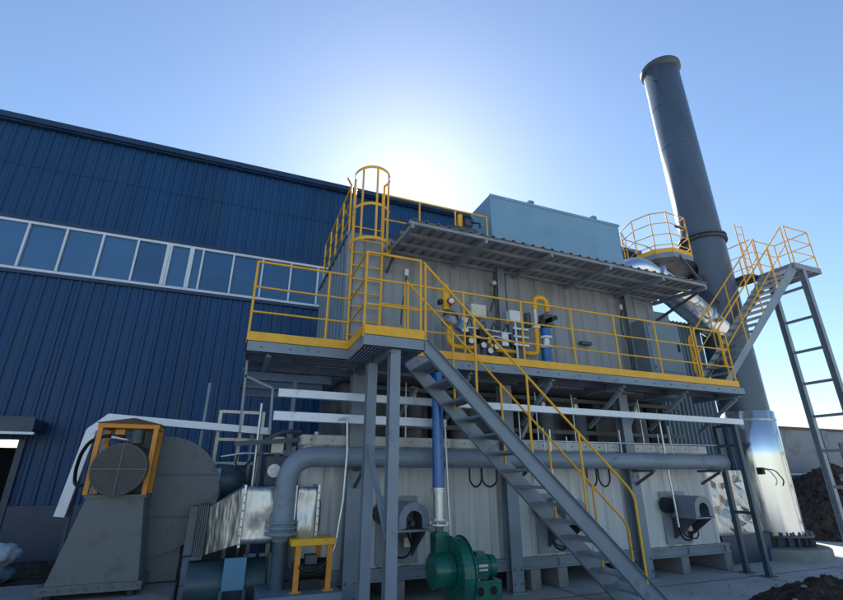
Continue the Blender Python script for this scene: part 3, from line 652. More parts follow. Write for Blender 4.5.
# ------------------------------------------------------------------ blue pipe and green blower
bpz = thing('blower_pipe', 'bright blue vertical pipe with a clear steel coupling above the green blower', 'pipe', (2.64, 6.02, .9))
G().tube([(2.64, 6.02, 1.44), (2.64, 6.02, 2.98)], .08, 24).build('pipe', 'pipeblue', bpz)
G().tube([(2.64, 6.02, 1.06), (2.64, 6.02, 1.44)], .072, 20).build('coupling', 'galv', bpz)
g = G()
for z in (1.43, 1.40, 1.06): g.cyl((2.64, 6.02, z), (2.64, 6.02, z + .018), .10)
for k in range(6):
    a = k * PI / 3; g.cyl((2.64 + .125 * math.cos(a), 6.02 + .125 * math.sin(a), 1.0), (2.64 + .125 * math.cos(a), 6.02 + .125 * math.sin(a), 1.04), .014, seg=8)
g.cyl((2.64, 6.02, 1.0), (2.64, 6.02, 1.02), .14); g.cyl((2.64, 6.02, .93), (2.64, 6.02, 1.0), .05, .075); g.each('flange', 'galv', bpz)
bl = thing('green_blower', 'green centrifugal blower with round casing and motor on a green base', 'blower', (2.8, 5.9, 0))
yb = 5.86
g = G()
pts = []
for k in range(41):
    a = 2 * PI * k / 40; r = .34 + .08 * (k / 40); pts.append((yb + r * math.cos(a - PI / 2 + .2), .50 + r * math.sin(a - PI / 2 + .2)))
g.prism(pts, 'x', 2.72, 2.86)
g.build('volute', 'green', bl, .012)
g = G()
for x in (2.715, 2.865):
    pts2 = [(yb + (p[0] - yb) * 1.05, .5 + (p[1] - .5) * 1.05) for p in pts]; g.prism(pts2, 'x', x - .006, x + .006)
g.build('rim', 'green', bl)
g = G(); g.cyl((2.46, yb - .02, .52), (2.70, yb - .02, .52), .185, .195, 30); g.tube([(2.46, yb - .02, .52), (2.445, yb - .02, .52)], [.195, .17], 30); g.build('inlet', 'green', bl)
g = G(); g.prism([(2.55, .60), (2.74, .60), (2.74, .88), (2.72, .93), (2.56, .93), (2.55, .88)], 'y', yb + .05, yb + .25); g.build('outlet', 'green', bl, .01)
g = G(); g.cyl((2.87, yb, .50), (3.0, yb, .50), .22, .16, 28); g.cyl((3.0, yb, .53), (3.22, yb, .53), .12, seg=28); g.cyl((3.22, yb, .53), (3.31, yb, .53), .135, .125, 28)
for k in range(20):
    a = 2 * PI * k / 20; g.box(3.01, 3.21, yb + .125 * math.cos(a) - .004, yb + .125 * math.cos(a) + .004, .53 + .125 * math.sin(a) - .011, .53 + .125 * math.sin(a) + .011)
g.box(3.05, 3.17, yb - .06, yb + .06, .64, .70)
g.build('motor', 'green', bl)
g = G(); g.box(2.94, 3.34, yb - .16, yb + .18, 0, .40); bs = g.build('base', 'green', bl, .012)
for x in (3.04, 3.22): G().cyl((x, yb - .165, .29), (x, yb - .158, .29), .048, seg=18).build('round_hole', 'black', bs)
G().cyl((2.87, yb - .26, .46), (2.9, yb - .40, .46), .008, seg=6).build('rod', 'galv', bl)

# ------------------------------------------------------------------ yellow guard stand with black motor
yg = thing('motor_guard', 'low orange steel guard stand over a black motor beside the thick vertical pipe', 'guard', (1.05, 6.3, .36))
for x, y in ((.90, 6.15), (1.27, 6.15), (1.20, 6.5)): G().box(x - .03, x + .03, y - .02, y + .02, .37, .83).box(x - .06, x + .06, y - .04, y + .04, .355, .37).build('leg', 'orange', yg)
G().box(.81, 1.33, 6.10, 6.55, .83, .90).build('top', 'yellow', yg, .006)
mo = thing('pump_motor', 'black electric motor under the orange guard stand', 'motor', (1.05, 6.3, .36))
g = G(); g.cyl((.92, 6.34, .55), (1.28, 6.34, .55), .12, seg=20); g.box(.96, 1.2, 6.24, 6.44, .36, .46); g.build('body', 'rubber', mo); G().box(1.0, 1.14, 6.2, 6.34, .62, .72).build('terminal_box', 'dsteel', mo, .008)
G().cyl((.88, 6.34, .55), (.92, 6.34, .55), .10, seg=20).build('fan_cover', 'dsteel', mo)
tag(G().box(.5, 1.42, 6.0, 6.75, 0, .355).build('machine_plinth', 'bluegrey', None, .01), 'grey blue steel plinth under the orange guard stand', 'plinth')

# ------------------------------------------------------------------ silver duct, tank and blue cone near the fan
du = thing('silver_duct', 'dented shiny silver duct leading from the large fan to the machine', 'duct', (.5, 6.8, .8))
def hexa(g, A, B):   # A, B: lists of four points
    vs = A + B; g.add(vs, [(3, 2, 1, 0), (4, 5, 6, 7), (0, 1, 5, 4), (1, 2, 6, 5), (2, 3, 7, 6), (3, 0, 4, 7)])
g = G()
NX = 14
def face_sub(g, x0, x1, y0, y1, z0, z1, amp=.03, sm=True):
    random.seed(5)
    import itertools
    bm = bmesh.new(); bmesh.ops.create_cube(bm, size=1)
    bmesh.ops.subdivide_edges(bm, edges=bm.edges[:], cuts=9, use_grid_fill=True)
    vs = []
    for v in bm.verts:
        x = x0 + (v.co.x + .5) * (x1 - x0); y = y0 + (v.co.y + .5) * (y1 - y0); z = z0 + (v.co.z + .5) * (z1 - z0)
        if not sm and abs(v.co.x) < .49 and abs(v.co.z) < .49: x += random.uniform(-.05, .05); z += random.uniform(-.045, .045)
        e = min(abs(abs(v.co.x) - .5), 1) * 2; e2 = (.5 - abs(v.co.z)) * 2
        k = min(1, e * 3) * min(1, e2 * 3)
        y += k * amp * (noise.noise(V(x * 3.2, 1, z * 3.5)) + (0 if sm else .8 * noise.noise(V(x * 9, 4, z * 8)))) ; vs.append((x, y, z))
    g.add(vs, [[v.index for v in f.verts] for f in bm.faces], sm); bm.free()
face_sub(g, .24, .86, 6.5, 7.3, .83, 1.46); 
g.build('straight_section', 'alu', du)
g = G(); face_sub(g, .88, 1.13, 6.46, 7.3, .83, 1.46); g.build('end_section', 'alu', du)
g = G(); hexa(g, [(-.13, 6.86, .69), (-.13, 7.5, .69), (-.13, 7.5, 1.23), (-.13, 6.86, 1.23)], [(.235, 6.5, .835), (.235, 7.3, .835), (.235, 7.3, 1.455), (.235, 6.5, 1.455)]); g.build('transition', 'alu', du)
g = G(); g.box(.236, .262, 6.47, 7.32, .80, 1.49); g.box(.86, .88, 6.48, 7.32, .81, 1.48); g.box(1.13, 1.16, 6.44, 7.34, .81, 1.49); g.each('duct_flange', 'galv', du)
g = G(); 
for k in range(5): g.box(-.25 + k * .024, -.238 + k * .024, 6.84, 7.52, .66, 1.26)
g.box(-.25, -.135, 6.87, 7.49, .69, 1.23); g.build('expansion_joint', 'housing', du)
g = G(); g.cyl((1.165, 6.7, 1.12), (1.19, 6.7, 1.12), .25); g.build('end_plate', 'dsteel', du)
tk = thing('teal_tank', 'dark teal horizontal cylinder tank with a pale blue panel under the silver duct', 'tank', (.3, 7.0, .35))
g = G(); g.cyl((-.28, 7.0, .36), (.62, 7.0, .36), .26, seg=32); g.build('shell', 'teal', tk)
G().box(.12, .37, 6.60, 6.63, .34, .68).build('panel', 'lblue', tk, .004)
G().box(.1, .14, 6.64, 6.95, .0, .34).box(.36, .4, 6.64, 6.95, .0, .34).each('saddle', 'teal', tk)
bc = thing('blue_cone', 'dark blue rounded cone with a bright blue actuator above the silver duct', 'damper', (.05, 7.5, 1.5))
g = G(); g.tube([(-.15, 7.65, 1.53), (.05, 7.65, 1.52), (.2, 7.65, 1.48), (.30, 7.65, 1.42)], [.23, .23, .17, .05], 24); g.build('cone', 'teal', bc)
G().box(-.17, -.06, 7.35, 7.45, 1.52, 1.70).build('actuator', 'pipeblue', bc, .01); G().box(-.12, -.04, 7.3, 7.4, 1.3, 1.52).build('bracket', 'dsteel', bc)

# ------------------------------------------------------------------ big fan
tag(G().box(-3.6, -.38, 6.1, 7.62, -.1, .38).build('concrete_plinth', 'concrete', None, .02), 'raised concrete plinth under the large fan', 'plinth')
fan = thing('industrial_fan', 'large grey centrifugal fan with a tapered base and an orange caged motor', 'fan', (-1.1, 6.9, .38))
g = G()
hexa(g, [(-1.62, 6.55, .44), (-.73, 6.55, .44), (-.73, 7.08, .44), (-1.62, 7.08, .44)], [(-1.42, 6.60, 1.38), (-.85, 6.60, 1.38), (-.85, 7.08, 1.38), (-1.42, 7.08, 1.38)])
g.build('base_housing', 'housing', fan, .01)
g = G(); g.box(-1.66, -.70, 6.52, 7.1, .44, .52); g.box(-1.44, -.83, 6.58, 7.09, 1.36, 1.395); g.each('edge_angle', 'housing', fan)
for x, y in ((-1.55, 6.6), (-.80, 6.6), (-.8, 7.0)): G().cyl((x, y, .38), (x, y, .44), .05, seg=14).build('foot', 'rubber', fan)
# scroll casing
g = G(); pts = [(-.76 + .68 * math.cos(a), 1.38 + .68 * math.sin(a)) for a in [2 * PI * k / 56 for k in range(56)]]
g.prism(pts, 'y', 7.12, 7.56); sc_ = g.build('scroll_casing', 'housing', fan, .01)
g = G(); pts = [(-.76 + .70 * math.cos(a), 1.38 + .70 * math.sin(a)) for a in [2 * PI * k / 56 for k in range(56)]]; g.prism(pts, 'y', 7.105, 7.119); g.prism(pts, 'y', 7.561, 7.575); g.build('rim', 'housing', sc_)
g = G(); g.box(-1.4, -.08, 7.095, 7.104, 1.60, 1.62); g.box(-1.4, -.1, 7.095, 7.104, 1.10, 1.12); g.each('stiffener', 'dsteel', sc_)
g = G(); g.box(-.36, -.255, 6.88, 7.48, .69, 1.24); g.build('outlet', 'housing', fan, .01)
g = G(); g.box(-1.3, -.4, 7.15, 7.5, .39, .9); g.build('pedestal', 'housing', fan, .01)
# motor in cage
g = G(); g.cyl((-1.14, 6.66, 1.67), (-1.14, 7.1, 1.67), .25, seg=32)
for k in range(26):
    a = 2 * PI * k / 26; g.box(-1.14 + .26 * math.cos(a) - .005, -1.14 + .26 * math.cos(a) + .005, 6.7, 7.05, 1.67 + .26 * math.sin(a) - .014, 1.67 + .26 * math.sin(a) + .014)
mt = g.build('motor', 'dsteel', fan)
G().cyl((-1.14, 6.45, 1.665), (-1.14, 6.66, 1.67), .285, seg=36).build('fan_cover', 'mesh', mt)
g = G(); g.bar((-1.14, 6.444, 1.38), (-1.14, 6.444, 1.95), .012, .008, up=(0, 1, 0)); g.bar((-1.425, 6.443, 1.665), (-.855, 6.443, 1.665), .012, .01, up=(0, 1, 0))
g.tube([(-1.14 + .27 * math.cos(a), 6.446, 1.665 + .27 * math.sin(a)) for a in [2 * PI * k / 36 for k in range(37)]], .006, 6)
g.build('cover_bars', 'housing', mt)
G().box(-1.2, -.92, 6.75, 6.98, 1.92, 2.05).build('terminal_box', 'dsteel', mt, .01); G().cyl((-1.34, 6.7, 2.03), (-1.15, 6.78, 2.0), .035).build('gland', 'galv', mt); G().cyl((-1.06, 6.7, 1.96), (-1.06, 6.7, 2.12), .07).build('capacitor', 'dsteel', mt); G().box(-.98, -.9, 6.66, 6.8, 1.9, 2.1).build('cover_plate', 'rubber', mt); G().box(-1.3, -1.2, 6.68, 6.76, 2.06, 2.12).build('nameplate', 'orange', mt)
g = G()
for x, y in ((-1.44, 6.60), (-.86, 6.60), (-.86, 7.06), (-1.44, 7.06)):
    xt = x + (.0)
    G().bar((x, y, 1.395), (xt, y, 2.13), .05, .05).build('cage_post', 'orange', fan)
g = G(); g.box(-1.47, -.83, 6.575, 6.625, 2.13, 2.18); g.box(-1.47, -.83, 7.035, 7.085, 2.13, 2.18); g.box(-1.465, -1.415, 6.626, 7.034, 2.13, 2.18); g.box(-.885, -.835, 6.626, 7.034, 2.13, 2.18); g.each('cage_frame', 'orange', fan)
g = G(); hexa(g, [(-1.49, 6.55, 2.182), (-.81, 6.55, 2.182), (-.81, 7.1, 2.182), (-1.49, 7.1, 2.182)], [(-1.17, 6.80, 2.27), (-1.13, 6.80, 2.27), (-1.13, 6.84, 2.27), (-1.17, 6.84, 2.27)]); g.build('cage_roof', 'rust', fan)
hs = thing('black_cable', 'thick black cable curving from the large fan motor down to the left cable tray', 'cable', (-1.7, 7, 1.7))
G().tube([(-1.2, 6.72, 2.04), (-1.42, 6.74, 2.05), (-1.60, 6.95, 1.99), (-1.72, 7.2, 1.85), (-1.78, 7.4, 1.66), (-1.78, 7.5, 1.50), (-1.70, 7.4, 1.47), (-1.55, 7.2, 1.53), (-1.35, 6.9, 1.62)], .022, 10, fillet=.12, fn=5).build('cable', 'rubber', hs)
# tray supports behind fan
ts = thing('tray_support', 'slim dark steel posts holding the cable tray behind the large fan', 'post', (-1.6, 7.9, 0))
for x, z in ((-1.66, 2.3), (-.42, 2.95), (.30, 2.2)): G().box(x - .02, x + .02, 7.87, 7.91, 0, z).build('post', 'steel', ts)
G().box(-1.86, -1.82, 7.87, 7.91, 0, 2.05).build('post', 'navy', ts)
# cream framed cabinet + small valves behind duct
cf = thing('cream_cabinet', 'cream framed cabinet with dark panels standing behind the air pipe bend', 'cabinet', (.2, 8.1, 0))
g = G()
for x in (-.20, .12, .44): g.box(x - .025, x + .025, 8.0, 8.05, 0, 2.56)
for z in (1.1, 1.75, 2.1, 2.52): g.box(-.175, .415, 8.003, 8.047, z, z + .045)
g.build('frame', 'cream', cf)
G().box(-.17, .09, 8.02, 8.04, 1.16, 1.74).box(-.17, .09, 8.02, 8.04, .1, 1.09).each('panel', 'housing', cf)
G().box(-.17, .40, 8.06, 8.5, .05, 1.7).build('body', 'mid', cf)
mc = thing('machine_clutter', 'dark steel pump skid with pipes and small boxes behind the silver duct', 'pump skid', (.6, 7.4, 0))
G().box(.50, .92, 7.2, 7.6, 1.46, 1.86).build('casing', 'dsteel', mc, .02); G().box(.55, .72, 7.14, 7.2, 1.9, 2.12).build('switch_box', 'cream', mc, .01)
G().tube([(.42, 7.15, 1.4), (.42, 7.15, 2.05), (.7, 7.15, 2.2), (.95, 7.2, 2.2)], .03, 10, fillet=.1).build('pipe', 'dsteel', mc)
G().tube([(.36, 7.3, 1.4), (.36, 7.3, 2.6)], .022, 8).build('pipe', 'galv', mc); G().bar((.05, 7.0, 2.0), (.95, 7.0, 2.08), .04, .06).build('cross_bar', 'dsteel', mc)
G().cyl((.62, 7.12, 1.66), (.62, 7.2, 1.66), .09).build('cover', 'galv', mc)
G().box(.78, .84, 7.3, 7.36, 1.3, 3.0).build('upright', 'steel', mc)
vv = thing('pipe_manifold', 'cluster of dark valves and small pipes behind the bend of the air pipe', 'manifold', (.8, 7.6, 0))
random.seed(4)
for k in range(6):
    x = .55 + .14 * k; z = 1.5 + random.uniform(0, .35)
    G().tube([(x, 7.5 + .1 * (k % 2), 0), (x, 7.5 + .1 * (k % 2), z + .6)], .022 + .012 * (k % 3), 8).build('pipe', ('dsteel', 'cream', 'galv')[k % 3], vv)
    G().cyl((x - .05, 7.45, z), (x + .05, 7.45, z), .05).build('valve', 'dsteel', vv)
G().tube([(-.1, 7.5, 1.85), (.2, 7.45, 1.9), (.9, 7.45, 1.9)], .015, 8).build('pipe', 'galv', vv)
G().tube([(.12, 7.44, 1.88), (.1, 7.4, 1.74), (.2, 7.38, 1.68), (.3, 7.4, 1.8), (.4, 7.44, 1.88)], .013, 8, fillet=.06).build('hose', 'rubber', vv)

# ------------------------------------------------------------------ chimney stack
SX, SY = 11.22, 7.5
ch = thing('chimney', 'tall dark blue grey steel chimney with a flanged joint and silver clad foot', 'chimney', (SX, SY, 0))
R0 = .515
g = G(); g.lathe((SX, SY, 0), [(R0, 2.9), (R0, 7.5)], 64); g.lathe((SX, SY, 0), [(R0 * .985, 7.6), (R0 * .97, 13.72), (R0 * .93, 13.72), (R0 * .93, 12)], 64); g.build('shell', 'stack', ch)
g = G(); g.lathe((SX, SY, 0), [(R0, 7.46), (R0 + .07, 7.46), (R0 + .07, 7.50), (R0 + .01, 7.50), (R0 + .01, 7.56), (R0 + .07, 7.56), (R0 + .07, 7.60), (R0 * .98, 7.60)], 64, smooth=False)
for k in range(28):
    a = 2 * PI * k / 28; x = SX + (R0 + .045) * math.cos(a); y = SY + (R0 + .045) * math.sin(a); g.cyl((x, y, 7.43), (x, y, 7.63), .014, seg=6)
g.build('flange', 'dsteel', ch)
g = G()
for z in (4.4, 5.9, 9.1, 10.6, 12.1): 
    q = R0 if z < 7.5 else R0 * (.985 - .015 * (z - 7.6) / 6.12); g.lathe((SX, SY, 0), [(q - .002, z), (q + .004, z + .004), (q + .004, z + .016), (q - .002, z + .02)], 64)
sm_ = g.build('weld_seam', 'stack', ch); sm_['kind'] = 'stuff'
g = G(); g.lathe((SX, SY, 0), [(R0 * .97, 13.55), (R0 + .06, 13.62), (R0 + .06, 13.74), (R0 * .94, 13.74)], 64, smooth=False); g.build('top_ring', 'dsteel', ch)
g = G()
for a in (-.3, -2.9): g.box(SX + (R0 + .04) * math.cos(a) - .05, SX + (R0 + .04) * math.cos(a) + .05, SY + (R0 + .04) * math.sin(a) - .02, SY + (R0 + .04) * math.sin(a) + .02, 12.95, 13.0)
g.each('lug', 'dsteel', ch)
g = G(); g.lathe((SX, SY, 0), [(R0, 2.99), (.575, 2.97), (.575, 2.0)], 64); g.lathe((SX, SY, 0), [(.573, 2.01), (.573, 1.0)], 64); g.lathe((SX, SY, 0), [(.577, 1.02), (.577, .42)], 64); g.build('cladding', 'alus', ch)
g = G()
for a in (-.55, -.35, -.15): g.tube([(SX + .582 * math.cos(a), SY + .582 * math.sin(a), .42), (SX + .582 * math.cos(a), SY + .582 * math.sin(a), 2.96)], .012, 6)
g.lathe((SX, SY, 0), [(.574, 2.80), (.584, 2.80), (.584, 2.77), (.574, 2.77)], 48); g.build('seam', 'galv', ch)
g = G(); g.lathe((SX, SY, 0), [(.55, .44), (.70, .44), (.70, .405), (.55, .405)], 48, smooth=False); g.lathe((SX, SY, 0), [(.60, .24), (.72, .24), (.72, .21), (.60, .21)], 48, smooth=False); g.lathe((SX, SY, 0), [(.6, .405), (.6, .24)], 48)
for k in range(24):
    a = 2 * PI * (k + .5) / 24; c, s = math.cos(a), math.sin(a)
    g.bar((SX + .60 * c, SY + .60 * s, .32), (SX + .69 * c, SY + .69 * s, .32), .012, .16)
g.build('base_ring', 'dsteel', ch)
g = G()
for k in range(24):
    a = 2 * PI * k / 24; c, s = math.cos(a), math.sin(a); g.cyl((SX + .655 * c, SY + .655 * s, .44), (SX + .655 * c, SY + .655 * s, .50), .028, seg=6)
g.each('anchor_nut', 'teal', ch)
# junction box and hose on the foot
G().box(SX - .62, SX - .54, SY - .50, SY - .38, 1.62, 1.76).tube([(SX - .56, SY - .5, 1.74), (SX - .36, SY - .60, 1.70), (SX - .22, SY - .64, 1.5), (SX - .3, SY - .64, 1.4)], .012, 6, fillet=.06).build('sensor', 'rubber', ch)
tag(G().lathe((SX, SY, 0), [(0, .215), (.90, .215), (.93, .19), (.93, 0)], 64, smooth=False).build('chimney_foundation', 'concrete', None), 'round concrete foundation under the chimney', 'foundation')
dr = thing('wrapped_casing', 'low crumpled silver foil wrapped casing beside the foot of the chimney', 'casing', (10.1, 7.7, 0))
random.seed(2)
g = G(); face_sub(g, 9.2, 10.6, 7.3, 8.2, .5, 1.7, .085, False); o = g.build('foil', 'alu', dr); G().box(9.1, 10.5, 7.1, 8.2, 0, .5).build('base', 'navy', dr, .01)

# silver duct on the roof, to the chimney
sd_ = thing('exhaust_duct', 'shiny silver round duct sloping down from the machine roof to the chimney', 'duct', (9.5, 7.5, 5.5))
g = G(); g.tube([(7.9, 7.4, 5.2), (7.9, 7.4, 5.95), (8.3, 7.2, 6.15), (8.75, 7.2, 6.02)], .28, 32, fillet=.3, fn=8); g.build('elbow', 'alus', sd_)
g = G(); g.tube([(8.75, 7.2, 6.02), (10.85, 7.42, 5.02)], .33, 32); g.build('sloping_section', 'alus', sd_)
g = G(); g.tube([(8.72, 7.197, 6.034), (8.77, 7.202, 6.01)], .35, 32); g.tube([(10.32, 7.365, 5.27), (10.37, 7.37, 5.25)], .36, 32); g.each('collar', 'galv', sd_)

# chimney platform (left lobe, ring, right link)
cp = thing('chimney_platform', 'round ended sampling platform with yellow brown railings around the chimney', 'platform', (SX, SY, 6.5))
ZP = 6.48
out = [(9.7, 6.80), (9.05, 6.76), (8.75, 6.98), (8.62, 7.4), (8.75, 7.9), (9.2, 8.2), (10.2, 8.3), (SX - .1, 8.55), (SX + .6, 8.35), (12.3, 7.6), (12.35, 6.92)]
inn = [(11.95, 6.92), (SX + .62, 7.05), (SX + .66, 7.5), (SX + .45, 7.95), (SX, 8.12), (SX - .45, 7.95), (SX - .66, 7.5), (SX - .75, 7.3), (10.1, 7.0)]
g = G(); 
def deck_poly(g, poly, z0, z1):
    bm = bmesh.new(); vs = [bm.verts.new((x, y, z1)) for x, y in poly]; f = bm.faces.new(vs)
    r = bmesh.ops.extrude_face_region(bm, geom=[f]); 
    for v in [e for e in r['geom'] if isinstance(e, bmesh.types.BMVert)]: v.co.z = z0
    bmesh.ops.triangulate(bm, faces=bm.faces[:])
    bm.verts.index_update(); g.add([v.co[:] for v in bm.verts], [[v.index for v in f.verts] for f in bm.faces]); bm.free()
deck_poly(g, out + inn, ZP - .03, ZP); g.build('deck', 'dsteel', cp)
g = G()
for a, b in zip(out, out[1:]): g.bar((a[0], a[1], ZP - .04), (b[0], b[1], ZP - .04), .012, .13)
g.build('edge_beam', 'steel', cp)
g = G()
for a, b in zip(out[:7], out[1:7]): g.bar((a[0], a[1], ZP + .08), (b[0], b[1], ZP + .08), .006, .10)
g.build('toe_board', 'yellow', cp)
g = G()
for a, b in zip(inn, inn[1:]): g.bar((a[0], a[1], ZP - .06), (b[0], b[1], ZP - .06), .012, .12)
g.build('inner_beam', 'dsteel', cp)
rail(cp, [(9.75, 7.0)] + out[:7], (1.08, .8, .5, .22), ZP, out[:7], r=.014)
rail(cp, [(10.0, 8.28)] + out[7:10] + [(12.33, 6.95)], (1.08, .72, .36), ZP, out[7:10] + [(12.33, 7.2)], r=.014)
G().box(9.45, 9.72, 6.86, 6.90, 7.30, 7.36).build('sampling_port', 'dsteel', cp)
for y0 in (6.75, 8.1): G().bar((9.2, y0, ZP - .07), (SX - .5, (y0 + SY) / 2, ZP - .9), .05, .05).build('brace', 'dsteel', cp)
# vertical ladder above
# upper stair
us = thing('upper_staircase', 'grey open staircase with brownish yellow handrails climbing to the high corner platform', 'staircase', (10.5, 6.45, 3.1))
ux0, uz0, ux1, uz1 = 8.75, 3.16, 12.2, 6.45
us_s = (uz1 - uz0) / (ux1 - ux0)
for y in (6.12, 6.80):
    g = G(); g.prism([(ux0, uz0 - .06), (ux0, uz0 + .1), (ux1, uz1 + .02), (ux1 + .1, uz1 + .02), (ux1 + .1, uz1 - .2)], 'y', y - .006, y + .006)
    d = 1 if y < 6.4 else -1
    g.bar((ux0, y + d * .03, uz0 - .06), (ux1 + .1, y + d * .03, uz1 - .2), .06, .01); g.build('stringer', 'steel', us)
N2 = 16
for k in range(N2):
    z = uz0 + (k + 1) * (uz1 - uz0) / (N2 + 1); x = ux0 + (z - uz0) / us_s
    G().box(x - .10, x + .12, 6.130, 6.79, z - .006, z + .0).box(x - .10, x - .094, 6.131, 6.789, z - .035, z - .006).build('tread', 'galv', us)
for y in (6.12, 6.80):
    g = G(); x0 = 8.95; zt = lambda x: uz0 + us_s * (x - ux0) + 1.02
    g.tube([(x0, y, zt(x0) - .75), (x0, y, zt(x0)), (12.22, y, zt(12.22))], .0165, 8, fillet=.04)
    g.tube([(x0, y, zt(x0) - .5), (12.22, y, zt(12.22) - .5)], .013, 8)
    hr = g.build('handrail', 'yellow', us)
    for x in (9.0, 9.8, 10.6, 11.4, 12.2): G().tube([(x, y, zt(x) - 1.0), (x, y, zt(x))], .015, 8).build('post', 'yellow', hr)
# corner platform
kp = thing('corner_platform', 'small high steel platform on two tall braced legs at the top of the upper stairs', 'platform', (12.7, 6.5, 0))
g = G(); grating(g, 12.25, 13.2, 6.1, 6.9, 6.46, 'y', .06); g.build('deck', 'dsteel', kp)
g = G(); g.box(12.2, 13.25, 6.06, 6.075, 6.33, 6.47); g.box(12.2, 13.25, 6.92, 6.935, 6.33, 6.47); g.box(13.235, 13.25, 6.075, 6.92, 6.33, 6.47); g.box(12.2, 12.215, 6.075, 6.92, 6.33, 6.47)
for x in (12.5, 12.9): g.box(x, x + .05, 6.08, 6.915, 6.34, 6.42)
g.build('edge_beam', 'steel', kp)
for y in (6.13, 6.87):
    g = G(); hbeam(g, 12.56, y, 0.012, 6.34, .12, .12, .012); g.box(12.45, 12.67, y - .1, y + .1, 0, .012); g.build('leg', 'steel', kp)
for k in range(8): G().bar((12.56, 6.2, .6 + k * .76), (12.56, 6.8, .6 + k * .76), .05, .06).build('rung', 'steel', kp)
rail(kp, [(12.30, 6.09), (13.22, 6.09), (13.22, 6.9), (12.3, 6.9)], (1.05, .7, .35), 6.46, [(12.30, 6.09), (13.22, 6.09), (13.22, 6.9), (12.9, 6.9), (12.3, 6.9)], r=.015)
vl = thing('stack_ladder', 'short brown vertical ladder beside the chimney above the upper stairs', 'ladder', (11.95, 6.95, 6.5))
for x in (11.88, 12.14): G().tube([(x, 6.97, 6.5), (x, 6.97, 7.95)], .014, 8).build('stile', 'yellow', vl)
for k in range(6): G().tube([(11.88, 6.97, 6.7 + k * .24), (12.14, 6.97, 6.7 + k * .24)], .010, 6).build('rung', 'yellow', vl)

# ------------------------------------------------------------------ yard wall at the right
yw = thing('yard_wall', 'low blue grey yard wall with brown coping at the right edge', 'wall', (22, 11, 0))
G().box(15.2, 40, 11.0, 11.25, -.1, 3.15).build('wall', 'yard', yw)
G().box(15.2, 40, 10.93, 11.3, 3.15, 3.24).build('coping', 'brownedge', yw)
for x in (20.2, 24.5, 29): G().box(x, x + .35, 10.86, 11.0, -.1, 3.15).build('pilaster', 'yard', yw)
G().tube([(15.4, 10.85, 1.62), (23.5, 10.85, 1.62)], .05, 10).build('rail_pipe', 'tray', yw)
G().box(21.3, 21.9, 10.97, 11.0, 2.2, 2.75).build('vent', 'dsteel', yw); G().box(26.0, 26.8, 10.97, 11.0, 1.9, 2.7).build('vent', 'dsteel', yw)
# sack at bottom left
sk = G(); bm = bmesh.new(); bmesh.ops.create_icosphere(bm, subdivisions=4, radius=1)
vs = []
for v in bm.verts:
    c = v.co; r = 1 + .16 * noise.noise(c * 2.2) + .05 * noise.noise(c * 7); vs.append((-3.02 + .24 * r * c.x, 9.7 + .24 * r * c.y, .46 + .17 * r * c.z))
sk.add(vs, [[v.index for v in f.verts] for f in bm.faces], True); bm.free()
tag(sk.build('sack', 'sack', None), 'crumpled pale blue sack on top of a darker sack at the left edge', 'sack')
s2 = G(); s2.add([(a * 1.0 - .03, b + .05, (c - .46) * .95 + .19) for a, b, c in [(q[0], q[1], q[2]) for q in vs]], sk.f, True)
tag(s2.build('sack', 'bluegrey', None), 'darker grey sack underneath the pale blue one at the left edge', 'sack')
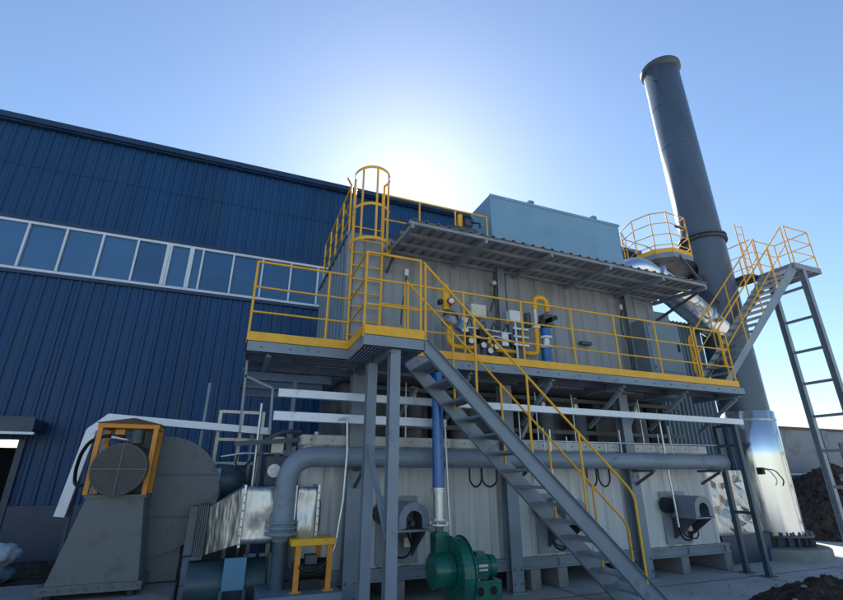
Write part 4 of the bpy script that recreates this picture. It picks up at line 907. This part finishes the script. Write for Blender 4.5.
# ------------------------------------------------------------------ loose gravel on the slab
random.seed(12); g = G(); bm = bmesh.new(); bmesh.ops.create_icosphere(bm, subdivisions=1, radius=1); ic = [v.co.copy() for v in bm.verts]; fc = [[v.index for v in f.verts] for f in bm.faces]; bm.free()
for k in range(420):
    if random.random() < .5:
        a = random.uniform(0, 2 * PI); r = random.gauss(1.5, .45); x = 7.7 + r * 1.2 * math.cos(a); y = 4.6 + .75 * r * math.sin(a)
    else: x = random.uniform(-2, 13); y = random.uniform(4.4, 8)
    q = random.uniform(.004, .014); h = V(random.uniform(.7, 1.4), random.uniform(.7, 1.3), random.uniform(.5, .9)) * q
    if .4 > x > -3.7 and 6 < y < 7.7: continue
    g.add([(x + v.x * h.x, y + v.y * h.y, .004 + h.z * .5 + v.z * h.z) for v in ic], fc)
p = g.build('gravel', 'rock'); tag(p, 'loose gravel and crumbs of soil scattered on the concrete', 'gravel', kind='stuff')
# bolts on flanges and casings
def bolts(par, pts, d, r=.012, m='galv'):
    g = G(); d = V(*d)
    for p in pts: g.cyl(V(*p), V(*p) + d, r, seg=6)
    b = g.build('bolt_row', m, par); b['kind'] = 'stuff'
bolts(fan, [(-.76 + .665 * math.cos(a), 7.105, 1.38 + .665 * math.sin(a)) for a in [2 * PI * k / 30 for k in range(30)]], (0, -.012, 0), .011, 'dsteel')
bolts(du, [(.249, 6.47, .84 + .09 * k) for k in range(7)] + [(1.145, 6.44, .85 + .09 * k) for k in range(7)], (0, -.01, 0), .009, 'dsteel')
bolts(fan, [(-1.60 + .0 * k, 6.52, .48) for k in range(1)] + [(-1.58 + .12 * k, 6.52, .48) for k in range(8)], (0, -.01, 0), .010, 'dsteel')
bolts(bl, [(2.709, yb + .40 * math.cos(a), .5 + .38 * math.sin(a)) for a in [2 * PI * k / 16 for k in range(16)]], (-.012, 0, 0), .012, 'dsteel')
bolts(bl, [(2.447, yb - .02 + .16 * math.cos(a), .52 + .16 * math.sin(a)) for a in [2 * PI * k / 8 for k in range(8)]], (-.012, 0, 0), .009, 'dsteel')
G().box(3.05, 3.17, yb - .127, yb - .123, .50, .57).build('nameplate', 'galv', bl)

bolts(ox, [(1.05 + .3 * k, YW - .07, 2.07) for k in range(26)], (0, -.012, 0), .011, 'dsteel')
for cx in (1.66, 4.18, 6.70): bolts(ox, [(cx + sx * .06, 6.655, z) for sx in (-1, 1) for z in (.12, .3, 1.58, 1.72)], (0, -.014, 0), .013, 'dsteel')
bolts(pl, [(.2 + .35 * k, 5.9, 3.10) for k in range(3)] + [(2.3 + .4 * k, 5.9, 3.10) for k in range(17)], (0, -.012, 0), .011, 'dsteel')
bolts(cab, [(7.40, 6.405, z) for z in (3.55, 4.4)], (0, -.02, 0), .014, 'dsteel')
